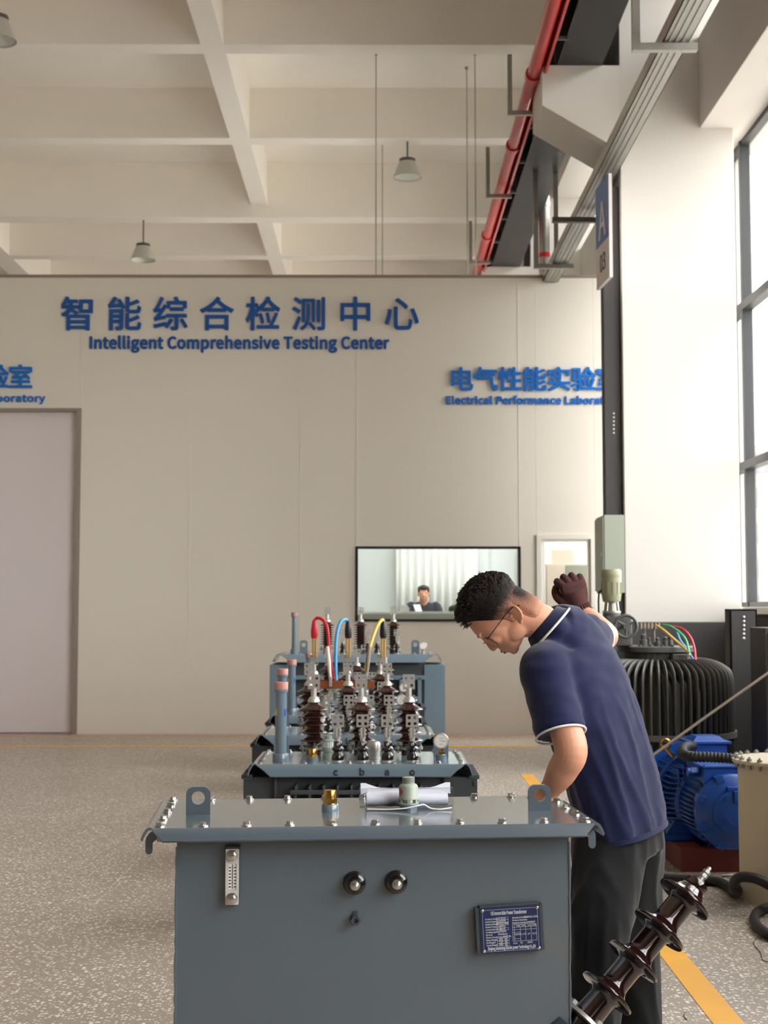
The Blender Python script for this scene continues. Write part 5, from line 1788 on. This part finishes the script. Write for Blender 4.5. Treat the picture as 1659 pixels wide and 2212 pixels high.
# ---- body: one continuous surface
b = MB(ORG)
b.loft(torso_rings(-0.022))
b.ball(H(.124, -.098, 0), (.093, .093, .075), hax, 28, 18)             # skull
b.ball(H(.105, -.060, 0), (.085, .062, .066), hax, 28, 18)             # face mass
b.ball(H(.070, -.050, 0), (.060, .046, .057), hax, 24, 14)
b.ball(H(.034, -.042, 0), (.032, .040, .046), hax, 24, 14)             # jaw
b.ball(H(.012, -.016, 0), (.013, .017, .022), hax, 16, 10)             # chin
for s in (-1, 1):
    b.ball(H(.040, -.078, s * .046), (.034, .036, .014), hax, 16, 10)  # jaw angle
    b.ball(H(.084, -.032, s * .040), (.026, .030, .018), hax, 16, 10)  # cheekbone
    b.ball(H(.128, -.012, s * .028), (.009, .012, .026), hax, 16, 10)  # brow
    b.ball(H(.108, -.017, s * .031), (.010, .012, .014), hax, 14, 8)   # eyelid
    b.ball(H(.066, -.002, s * .0125), (.007, .010, .008), hax, 12, 8)  # nostril wing
    # ear: disc with a raised rim
    E1 = (HU * .84 - HW_ * .54).normalized()
    E2 = HL.cross(E1).normalized()
    if E2.dot(HW_) < 0:
        E2 = -E2
    E2 = (E2 - HL * s * .30).normalized()
    E3 = E1.cross(E2).normalized()
    ec = H(.062, -.124, s * .074)
    b.ball(ec - E1 * .002, (.025, .015, .005), (E1, E2, E3), 20, 10)
    rim = []
    for q in range(20):
        a = -1.2 + 4.4 * q / 19
        rim.append(ec + E1 * (.003 + .026 * math.cos(a)) - E2 * (.016 * math.sin(a)) + HL * s * (.004 + .003 * math.sin(a)))
    b.tube(rim, [0.0042] * 20, 8)
    b.ball(ec - E1 * .025 + E2 * .002, (.010, .008, .005), (E1, E2, E3), 10, 8)    # lobe
    b.tube([ec + E1 * .012 + HL * s * .004, ec + E2 * -.004 + HL * s * .006, ec - E1 * .012 + HL * s * .005], [.003, .0035, .003], 8)
    b.ball(ec + E2 * .013 - E1 * .003 + HL * s * .003, (.006, .004, .004), (E1, E2, E3), 10, 8)
b.tube([H(.124, -.010, 0), H(.105, -.003, 0), H(.085, .006, 0), H(.071, .012, 0)], [.009, .0085, .0095, .0105], 12)
b.ball(H(.069, .011, 0), (.0085, .010, .011), hax, 14, 10)              # nose tip
b.ball(H(.0445, .000, 0), (.0075, .010, .021), hax, 14, 8)              # lips
b.ball(H(.0335, -.002, 0), (.0075, .010, .019), hax, 14, 8)
b.ball(H(.053, -.010, 0), (.012, .014, .026), hax, 14, 8)
b.ball(H(.040, -.016, 0), (.022, .020, .030), hax, 20, 12)
b.ball(H(.022, -.014, 0), (.014, .014, .022), hax, 16, 10)
limb(b, [H(.085, -.125, 0), H(.035, -.115, 0), H(-.02, -.128, 0), neckB, at(1205, 1394, 4.35)], [.060, .058, .054, .046, .040], 22)
# arms
limb(b, [shL, at(1204, 1530, 4.17), elL, at(1216, 1662, 4.14), wrL], [.050, .046, .049, .045, .031], 20)
hand(b, wrL, (-0.62, 0.12, -0.77), (-0.35, -0.75, 0.4), 1.0, (30, 35, 25), thumb=-1)
limb(b, [shR, at(1288, 1376, 4.64), elR, at(1284, 1350, 4.82), wrR], [.050, .046, .045, .042, .030], 20)
hand(b, wrR, (-0.26, 0.02, 0.95), (0.12, -0.97, 0.10), 0.88, (48, 92, 60), thumb=-1, spread=13)
# legs
limb(b, [hipL, at(1303, 1910, 4.29), knL, at(1282, 2150, 4.25), anL], [.085, .075, .056, .055, .038], 20)
limb(b, [hipR, at(1367, 1910, 4.50), knR, at(1378, 2150, 4.50), anR], [.085, .075, .056, .055, .038], 20)
body = b.build('body', 'skin', PR)
remesh(body, 0.0042, 3, 0.5)

# ---- hair: a close cap faded at the sides, longer on top
def sstep(a, c, x):
    t = max(0.0, min(1.0, (x - a) / (c - a)))
    return t * t * (3 - 2 * t)


def skull_r(du, dw, dl):
    return 1 / math.sqrt((du / .093) ** 2 + (dw / .093) ** 2 + (dl / .075) ** 2)


def hair_cover(u, w, l):
    """1 on the hair-bearing scalp, 0 on the face and neck"""
    front = sstep(-.022, -.034, w) if u > .150 else 0
    # temple line runs back and down from the hairline to the front of the ear
    line = -.030 - (0.185 - u) * 0.62
    side = sstep(line + .004, line - .006, w)
    low = sstep(.062 if w > -.125 else 0.005, .078 if w > -.125 else 0.03, u)
    burn = sstep(.045, .055, u) * sstep(-.092, -.097, w) * sstep(-.112, -.107, w)
    return max(min(side, low), burn)


NT, NP = 90, 150
hv, hf, fade = [], [], []
for i in range(NT + 1):
    th = PI * 0.80 * i / NT
    for j in range(NP):
        ph = 2 * PI * j / NP
        du, dw, dl = math.cos(th), math.sin(th) * math.cos(ph), math.sin(th) * math.sin(ph)
        # tilt the pole back so that the rings follow the hairline
        ca, sa = math.cos(0.9), math.sin(0.9)
        du, dw = du * ca - dw * sa * -1 * 0 - dw * 0 if False else du * ca + dw * sa, -du * sa + dw * ca
        r = skull_r(du, dw, dl)
        u, w, l = .124 + du * r, -.098 + dw * r, dl * r
        cov = hair_cover(u, w, l)
        top = sstep(.125, .175, u + max(0, -w - .10) * .35) * sstep(.068, .040, abs(l))
        topb = max(top, sstep(.16, .20, u))
        t_ = 0.0035 + 0.016 * topb
        nv = noise.noise(V((u * 90, w * 90, l * 90)))
        nv2 = noise.noise(V((u * 260, w * 90, l * 260)))
        t_ += (0.0035 * nv + 0.004 * nv2) * (0.15 + topb)
        # front fringe pushes forward
        t_ += 0.010 * sstep(-.07, -.03, w) * sstep(.165, .19, u)
        rr_ = r + t_ * cov - 0.010 * (1 - cov)
        hv.append(H(.124 + du * rr_, -.098 + dw * rr_, dl * rr_))
        fade.append(min(1.0, cov * sstep(.060, .128, u + max(0, -w - .13) * .25 + 0.010 * nv)))
for i in range(NT):
    for j in range(NP):
        j2 = (j + 1) % NP
        hf.append((i * NP + j, i * NP + j2, (i + 1) * NP + j2, (i + 1) * NP + j))
b = MB(ORG); b.add(hv, hf)
hair = b.build('hair', 'hair_black', PR, smooth=180)
ca_ = hair.data.color_attributes.new('hair_mask', 'FLOAT_COLOR', 'POINT')
for i, f in enumerate(fade):
    ca_.data[i].color = (f, f, f, 1)
hm = M['hair_black']; nt = hm.node_tree
at_ = nt.nodes.new('ShaderNodeAttribute'); at_.attribute_name = 'hair_mask'
nz = nt.nodes.new('ShaderNodeTexNoise'); nz.inputs['Scale'].default_value = 420; nz.inputs['Detail'].default_value = 2
tc = nt.nodes.new('ShaderNodeTexCoord'); nt.links.new(tc.outputs['Object'], nz.inputs['Vector'])
ad = nt.nodes.new('ShaderNodeMath'); ad.operation = 'MULTIPLY_ADD'; ad.inputs[1].default_value = 0.55; ad.inputs[2].default_value = -0.27
nt.links.new(nz.outputs['Fac'], ad.inputs[0])
sm_ = nt.nodes.new('ShaderNodeMath'); sm_.operation = 'ADD'; sm_.use_clamp = True
nt.links.new(at_.outputs['Color'], sm_.inputs[0]); nt.links.new(ad.outputs[0], sm_.inputs[1])
mxh = nt.nodes.new('ShaderNodeMix'); mxh.data_type = 'RGBA'
mxh.inputs[6].default_value = rgb(176, 124, 100); mxh.inputs[7].default_value = rgb(10, 8, 8)
nt.links.new(sm_.outputs[0], mxh.inputs[0])
nt.links.new(mxh.outputs[2], nt.nodes['Principled BSDF'].inputs['Base Color'])
b = MB(ORG); nv_, nf_, nm_ = [], [], []
NA, NB = 24, 40
for i in range(NA + 1):
    t = i / NA
    u = .105 - .112 * t
    wc = -.120 - .004 * t
    for j in range(NB + 1):
        a = -1.45 + 2.9 * j / NB
        r_ = (.0605 + .0035 * (1 - t)) if t > .25 else .064
        edge = sstep(1.45, 1.05, abs(a)) * sstep(1.0, .72, t)
        r_ += .0035 * edge - .006 * (1 - edge)
        nv_.append(H(u, wc - r_ * math.cos(a) * (1.0 + .06 * (1 - t)), r_ * math.sin(a)))
        nm_.append(min(1.0, 1.15 * edge * sstep(1.0, .10, t) * sstep(1.5, .5, abs(a))))
for i in range(NA):
    for j in range(NB):
        nf_.append((i * (NB + 1) + j, i * (NB + 1) + j + 1, (i + 1) * (NB + 1) + j + 1, (i + 1) * (NB + 1) + j))
b.add(nv_, nf_)
nape = b.build('nape_hair', 'hair_black', hair, smooth=180)
ca2 = nape.data.color_attributes.new('hair_mask', 'FLOAT_COLOR', 'POINT')
for i, f in enumerate(nm_):
    ca2.data[i].color = (f, f, f, 1)
# separate tufts standing up on top and over the forehead
b = MB(ORG)
rnd = random.Random(5)
for i in range(420):
    u = rnd.uniform(.165, .222); l = rnd.uniform(-.055, .055); w = rnd.uniform(-.165, -.032)
    du, dw, dl = u - .124, w + .098, l
    n_ = math.sqrt(du * du + dw * dw + dl * dl)
    du, dw, dl = du / n_, dw / n_, dl / n_
    if du < .35:
        continue
    r = skull_r(du, dw, dl)
    p0 = H(.124 + du * (r + .006), -.098 + dw * (r + .006), dl * (r + .006))
    dirv = (HU * du + HL * dl + HW_ * (dw + rnd.uniform(.2, .8)) + V((rnd.uniform(-.2, .2), rnd.uniform(-.2, .2), rnd.uniform(-.1, .2)))).normalized()
    ln = rnd.uniform(.016, .026)
    b.tube([p0, p0 + dirv * ln * .6, p0 + (dirv + HW_ * .25).normalized() * ln], [.0022, .0016, .0003], 5)
for i in range(36):
    l = -.045 + .09 * i / 35
    p0 = H(.188 + rnd.uniform(-.006, .006), -.034 + rnd.uniform(-.006, .004), l)
    dirv = (HW_ * .9 - HU * rnd.uniform(.0, .45) + HL * rnd.uniform(-.2, .2)).normalized()
    ln = rnd.uniform(.014, .026)
    b.tube([p0, p0 + dirv * ln * .5, p0 + dirv * ln - HU * .004], [.0028, .002, .0004], 5)
b.build('hair_tufts', 'brow_hair', hair).data.materials[0] = M['black']
for s in (1, -1):
    b = MB(ORG)
    b.tube([H(.122, -.0055, s * .014), H(.129, -.003, s * .028), H(.129, -.010, s * .043), H(.122, -.020, s * .050)], [.0035, .0042, .0036, .0014], 8, flat=0.6)
    b.build('eyebrow', 'brow_hair', PR)
b = MB(ORG)
b.ball(H(.0435, .0065, 0), (.0046, .0054, .0175), hax, 14, 8); b.ball(H(.0345, .0050, 0), (.0050, .0056, .0160), hax, 14, 8)
b.build('lips', 'lips', PR)
# ---- spectacles
b = MB(ORG)
for s in (1, -1):
    ring = []
    for q in range(28):
        a = 2 * PI * q / 28
        ring.append(H(.088 + .0225 * math.copysign(abs(math.sin(a)) ** .7, math.sin(a)), -.002 - .008 * (1 + math.cos(a)), s * (.033 + .025 * math.copysign(abs(math.cos(a)) ** .7, math.cos(a)))))
    b.tube(ring, 0.0013, 8, closed=True)
    b.tube([H(.104, -.012, s * .058), H(.104, -.018, s * .068), H(.098, -.06, s * .0755), H(.090, -.110, s * .0805), H(.082, -.140, s * .0805), H(.066, -.152, s * .078)], [.0014, .0014, .0013, .0014, .0022, .0022], 8)
b.tube([H(.098, -.006, .009), H(.103, .012, 0), H(.098, -.006, -.009)], .0012, 8)
gl = b.build('spectacles', 'black', PR)
for s in (1, -1):
    b = MB(ORG)
    b.loft([[H(.087 + .0215 * math.copysign(abs(math.sin(2 * PI * q / 28)) ** .7, math.sin(2 * PI * q / 28)), -.0028 - .008 * (1 + math.cos(2 * PI * q / 28)) + dz_, s * (.033 + .024 * math.copysign(abs(math.cos(2 * PI * q / 28)) ** .7, math.cos(2 * PI * q / 28)))) for q in range(28)] for dz_ in (0, .001)])
    b.build('lens', 'lens_glass', gl)

# ---- polo shirt
b = MB(ORG)
b.loft(torso_rings(0.0))
slL0, slL1 = at(1178, 1446, 4.235), at(1211, 1584, 4.15)
limb_pts = [at(1190, 1436, 4.27), slL0, at(1190, 1500, 4.20), slL1]
def sleeve(pts, rad):
    p = smooth_path(pts, 6)
    rr = []
    for i in range(len(p)):
        t = i / 6
        j = min(int(t), len(rad) - 2); f = t - j
        rr.append(rad[j] * (1 - f) + rad[j + 1] * f)
    b.tube(p, rr, 24)
    b.ball(p[0], rr[0] * .98, seg=18, rings=10)
    return p
spL = sleeve(limb_pts, [.074, .080, .075, .074])
spR = sleeve([at(1252, 1378, 4.45), shR, at(1280, 1376, 4.60), at(1288, 1380, 4.68)], [.066, .066, .062, .058])
b.ball(at(1203, 1363, 4.305), (.046, .052, .046), seg=20, rings=12)
shirt = b.build('polo_shirt', 'navy_cloth', PR)
remesh(shirt, 0.0075, 7, 0.5)
# folds: creases that fan out from the arm pit and run down the back
A = at(1225, 1500, 4.3) - foot
B_ = at(1340, 1770, 4.42) - foot
ax_t = (B_ - A).normalized()
for v in shirt.data.vertices:
    p = v.co - A
    t = p.dot(ax_t)
    q = p - ax_t * t
    f = sstep(-0.05, 0.25, t)
    s_ = noise.noise(V((q.x * 19, q.y * 19 + 3, q.z * 19 + t * 3.0)))
    s2 = noise.noise(V((q.x * 11 + 7, q.y * 11, q.z * 11 + t * 4)))
    s3 = noise.noise(V((p.x * 14, p.y * 14, p.z * 30)))
    ridge = (1 - abs(s_)) ** 4 - 0.35
    v.co += v.normal * (0.012 * ridge * f + 0.011 * s2 * f + 0.005 * s3 * (1 - 0.4 * f))
def soften(o, it, fac=0.5):
    a = o.modifiers.new('s', 'SMOOTH'); a.factor = fac; a.iterations = it
    dg = bpy.context.evaluated_depsgraph_get()
    me = bpy.data.meshes.new_from_object(o.evaluated_get(dg))
    o.modifiers.clear()
    o.data = me
soften(shirt, 5)
shirt.data.shade_smooth()
# hem: short skirt below the cap so that the shirt ends in an open edge
rg = torso_rings(0.006)
dn = (at(S_[0][0], S_[0][1], S_[0][2]) - at(S_[1][0], S_[1][1], S_[1][2])).normalized()
b = MB(ORG)
r0 = [p - dn * 0.012 for p in rg[0]]
b.loft([r0, [p + dn * 0.004 for p in rg[0]], [p + dn * 0.006 for p in torso_rings(-0.004)[0]], [p - dn * .01 for p in torso_rings(-0.004)[0]]], cap=False)
b.build('shirt_hem', 'navy_cloth', shirt)
# sleeve piping and cuff edge
def cuff(path, r, name_parent):
    c_ = path[-1]; d_ = (path[-1] - path[-4]).normalized()
    fr_ = axis_frame(c_, c_ + d_)
    X, Y = V((fr_[0][0], fr_[1][0], fr_[2][0])), V((fr_[0][1], fr_[1][1], fr_[2][1]))
    mb = MB(ORG)
    mb.tube([c_ + d_ * .004 + X * (r * math.cos(2 * PI * q / 40)) + Y * (r * math.sin(2 * PI * q / 40)) for q in range(40)], .0033, 8, closed=True)
    return mb.build('sleeve_piping', 'white_piping', name_parent)
cuff(spL, .0735, shirt)
cuff(spR, .0575, shirt)
# collar: fold-over band around the neck with white piping
na = V((-.74, .06, .67)).normalized()
lat = V((0.10, 0.99, 0.10)); lat = (lat - na * lat.dot(na)).normalized()
fwv = na.cross(lat)
c0_ = at(1180, 1352, 4.318)
inner = [(0.010, .064, .062), (0.017, .066, .064), (0.012, .071, .069), (-.003, .079, .076), (-.016, .089, .085), (-.018, .086, .082), (-.002, .075, .071)]
b = MB(ORG)
b.loft([ellipse_ring(c0_ + na * o, lat, fwv, ra, rb, 44) for o, ra, rb in inner], cap=False)
col_ = b.build('collar', 'navy_collar', shirt)
b = MB(ORG); b.tube(ellipse_ring(c0_ - na * .0165, lat, fwv, .0895, .0855, 44), .0036, 8, closed=True)
b.build('collar_piping', 'white_piping', col_)

# ---- trousers
b = MB(ORG)
tr_ = torso_rings(-0.014)
lastc = at(1346, 1800, 4.42)
b.loft([[p for p in tr_[2]], tr_[1], tr_[0], [p + dn * 0.07 for p in tr_[0]]])
limb(b, [at(1316, 1770, 4.37), at(1312, 1850, 4.345), at(1302, 1950, 4.28), at(1291, 2045, 4.22), at(1286, 2150, 4.24), at(1272, 2290, 4.25), at(1270, 2322, 4.25)], [.105, .112, .100, .084, .078, .072, .072], 24)
limb(b, [at(1360, 1770, 4.47), at(1362, 1850, 4.50), at(1368, 1950, 4.50), at(1372, 2050, 4.485), at(1376, 2150, 4.49), at(1377, 2290, 4.48), at(1377, 2322, 4.48)], [.100, .104, .090, .078, .072, .068, .068], 24)
trs = b.build('trousers', 'trouser_cloth', PR)
remesh(trs, 0.009, 6, 0.5)
for v in trs.data.vertices:
    p = v.co
    s_ = noise.noise(V((p.x * 16, p.y * 16, p.z * 3.2)))
    s2 = noise.noise(V((p.x * 7, p.y * 7, p.z * 9)))
    v.co += v.normal * (0.010 * ((1 - abs(s_)) ** 3 - .4) + 0.007 * s2)
soften(trs, 4)
# ---- shoes
for a_, nm in ((anL, 0), (anR, 1)):
    F_ = V((-0.83, 0.55, 0)).normalized(); Sd = V((0.55, 0.83, 0)).normalized()
    base = V((a_.x, a_.y, 0))
    b = MB(ORG)
    rings = []
    for t, wd_, hh2 in ((-.085, .022, .035), (-.075, .033, .062), (-.03, .038, .082), (.03, .040, .078), (.09, .046, .060), (.15, .047, .046), (.19, .036, .036), (.205, .018, .026)):
        rings.append(ellipse_ring(base + F_ * t + V((0, 0, hh2 / 2 + .004)), Sd, V((0, 0, 1)), wd_, hh2 / 2, 24, 2.8))
    b.loft(rings)
    b.loft([ellipse_ring(base - F_ * .02 + V((0, 0, z)), F_, Sd, .045, .036, 20) for z in (.05, .09, .12)])
    sh_ = b.build('shoe', 'shoe_black', PR)
# ---- knitted glove on the raised right fist
b = MB(ORG)
hand(b, wrR, (-0.26, 0.02, 0.95), (0.12, -0.97, 0.10), 1.10, (48, 92, 60), fat=1.16, thumb=-1, thumb_curl=40, spread=13)
b.ball(wrR + V((-.020, 0.012, .060)), (.040, .026, .040), seg=20, rings=12)
b.ball(wrR + V((-.044, .008, .072)), (.018, .020, .024), seg=16, rings=10)
b.tube([wrR - V((-.02, .003, .016)), wrR, wrR + V((-.012, .004, .035)), wrR + V((-.02, .008, .06))], [.036, .035, .036, .040], 24)
glv = b.build('glove', 'glove_knit', PR)
remesh(glv, 0.0030, 2, 0.5)
d0 = V((-0.42, 0.05, 0.9)).normalized()
fr_ = axis_frame(wrR - d0 * .022, wrR + d0)
b = MB(ORG); rows = []
for z in (0, .006, .012, .02, .03, .04):
    rows.append([fr_ @ V(((.0375 + .0018 * math.cos(26 * 2 * PI * q / 130)) * math.cos(2 * PI * q / 130), (.0375 + .0018 * math.cos(26 * 2 * PI * q / 130)) * math.sin(2 * PI * q / 130), z)) for q in range(130)])
b.loft(rows, cap=False); b.build('glove_cuff', 'glove_knit', glv)
b = MB(ORG); b.lathe([(.0375, -.003), (.0385, -.002), (.0385, .002), (.0375, .003)], fr_, 40, cap=False); b.build('cuff_edge', 'label_red', glv)

# ---- seated man behind the laboratory window
YS = YB + 1.95
sb_ = at(918, 1320, YS)
P2 = thing('person', 'seated man in dark shirt looking down behind the laboratory window', 'person', (sb_.x, YS, 0.72))
off = V((sb_.x, YS, 0.72))
O2 = Matrix.Translation(-off)
hc = at(915, 1284, YS)
b = MB(O2)
def Q(x, y, z):
    return hc + V((x, y, z + (0.055 if z <= -0.12 else 0)))   # shoulders close under the lowered head
b.ball(Q(0, .01, .03), (.074, .092, .085), seg=24, rings=14)
b.ball(Q(0, -.03, -.02), (.062, .060, .080), seg=24, rings=14)
b.ball(Q(0, -.045, -.075), (.036, .036, .030), seg=18, rings=10)
b.tube([Q(0, -.085, .02), Q(0, -.098, -.005), Q(0, -.106, -.022)], [.008, .010, .013], 10)
for s in (-1, 1):
    b.ball(Q(s * .077, .01, -.01), (.007, .018, .030), seg=12, rings=8)
    b.ball(Q(s * .03, -.078, .022), (.022, .010, .008), seg=12, rings=8)
b.ball(Q(0, -.085, -.055), (.022, .008, .006), seg=12, rings=8)
limb(b, [Q(0, .02, -.05), Q(0, .045, -.12), Q(0, .06, -.19)], [.055, .056, .065], 18)
b.loft([ellipse_ring(Q(0, .10, z), (1, 0, 0), (0, 1, 0), rx, ry, 28) for z, rx, ry in ((-.62, .16, .11), (-.45, .16, .11), (-.28, .18, .11), (-.19, .14, .08), (-.15, .07, .06))])
for s in (-1, 1):
    limb(b, [Q(s * .19, .09, -.20), Q(s * .22, .0, -.38), Q(s * .12, -.22, -.40)], [.048, .042, .028], 16)
    hand(b, Q(s * .12, -.22, -.40), (-s * .4, -.9, 0), (0, 0, 1), 1.0, (20, 30, 20), thumb=-s)
    limb(b, [Q(s * .09, .12, -.62), Q(s * .10, -.22, -.58)], [.08, .06], 14)
    limb(b, [Q(s * .10, -.22, -.58), Q(s * .10, -.20, -.80), V((hc.x + s * .10, hc.y - .2, .80))], [.06, .055, .04], 14)
    limb(b, [V((hc.x + s * .10, hc.y - .18, .76)), V((hc.x + s * .10, hc.y - .32, .752))], [.035, .03], 12)
bd2 = b.build('body', 'skin', P2); remesh(bd2, 0.008, 3, 0.5)
b = MB(O2)
b.loft([ellipse_ring(Q(0, .10, z), (1, 0, 0), (0, 1, 0), rx, ry, 28, 2.3) for z, rx, ry in ((-.62, .175, .125), (-.45, .178, .125), (-.28, .198, .125), (-.20, .165, .098), (-.155, .082, .075))])
for s in (-1, 1):
    limb(b, [Q(s * .175, .09, -.215), Q(s * .20, .06, -.26), Q(s * .222, .0, -.37), Q(s * .15, -.15, -.395)], [.066, .062, .056, .045], 18)
sh2 = b.build('work_shirt', 'ink', P2); remesh(sh2, 0.009, 5, 0.5); sh2.data.materials[0] = mat('dark_shirt', (44, 48, 62), 0.85, bump=0.1, bscale=300)
b = MB(O2)
for s in (-1, 1):
    b.ball(Q(s * .04, .03, .075), (.042, .080, .044), seg=20, rings=12)
    b.ball(Q(s * .062, .0, .055), (.020, .06, .035), seg=16, rings=10)
b.ball(Q(0, .0, .085), (.066, .098, .045), seg=24, rings=12); b.ball(Q(0, .055, .02), (.079, .062, .07), seg=24, rings=12)
hr2 = b.build('hair', 'brow_hair', P2); remesh(hr2, 0.006, 2, 0.5)
b = MB(O2)
for s in (-1, 1):
    limb(b, [Q(s * .09, .12, -.62), Q(s * .10, -.22, -.58), Q(s * .10, -.20, -.80), V((hc.x + s * .10, hc.y - .2, .84))], [.095, .075, .065, .06], 16)
tr2 = b.build('trousers', 'trouser_cloth', P2); remesh(tr2, 0.01, 3, 0.5)
ch = thing('office_chair', 'dark office chair under the seated man behind the window', 'chair', (sb_.x, YS + 0.12, 0.72))
b = MB(); b.box((-.22, -.2, hc.z - 0.72 - .80), (.22, .22, hc.z - 0.72 - .73), 0.03); b.build('seat', 'black', ch)
b = MB(); b.cyl((0, 0, .05), (0, 0, hc.z - 0.72 - .79), .025, seg=14); b.build('gas_column', 'iron_grey', ch)
b = MB()
for k in range(5):
    a = k * 2 * PI / 5
    b.cyl((0, 0, .06), (.26 * math.cos(a), .26 * math.sin(a), .035), .018, seg=8); b.ball((.26 * math.cos(a), .26 * math.sin(a), .025), .025, seg=10, rings=6)
b.build('star_base', 'black', ch)
b = MB(); b.box((-.2, .20, hc.z - 0.72 - .62), (.2, .25, hc.z - 0.72 - .22), 0.02); b.cyl((0, .22, hc.z - 0.72 - .78), (0, .23, hc.z - 0.72 - .5), .02, seg=8); b.build('backrest', 'black', ch)
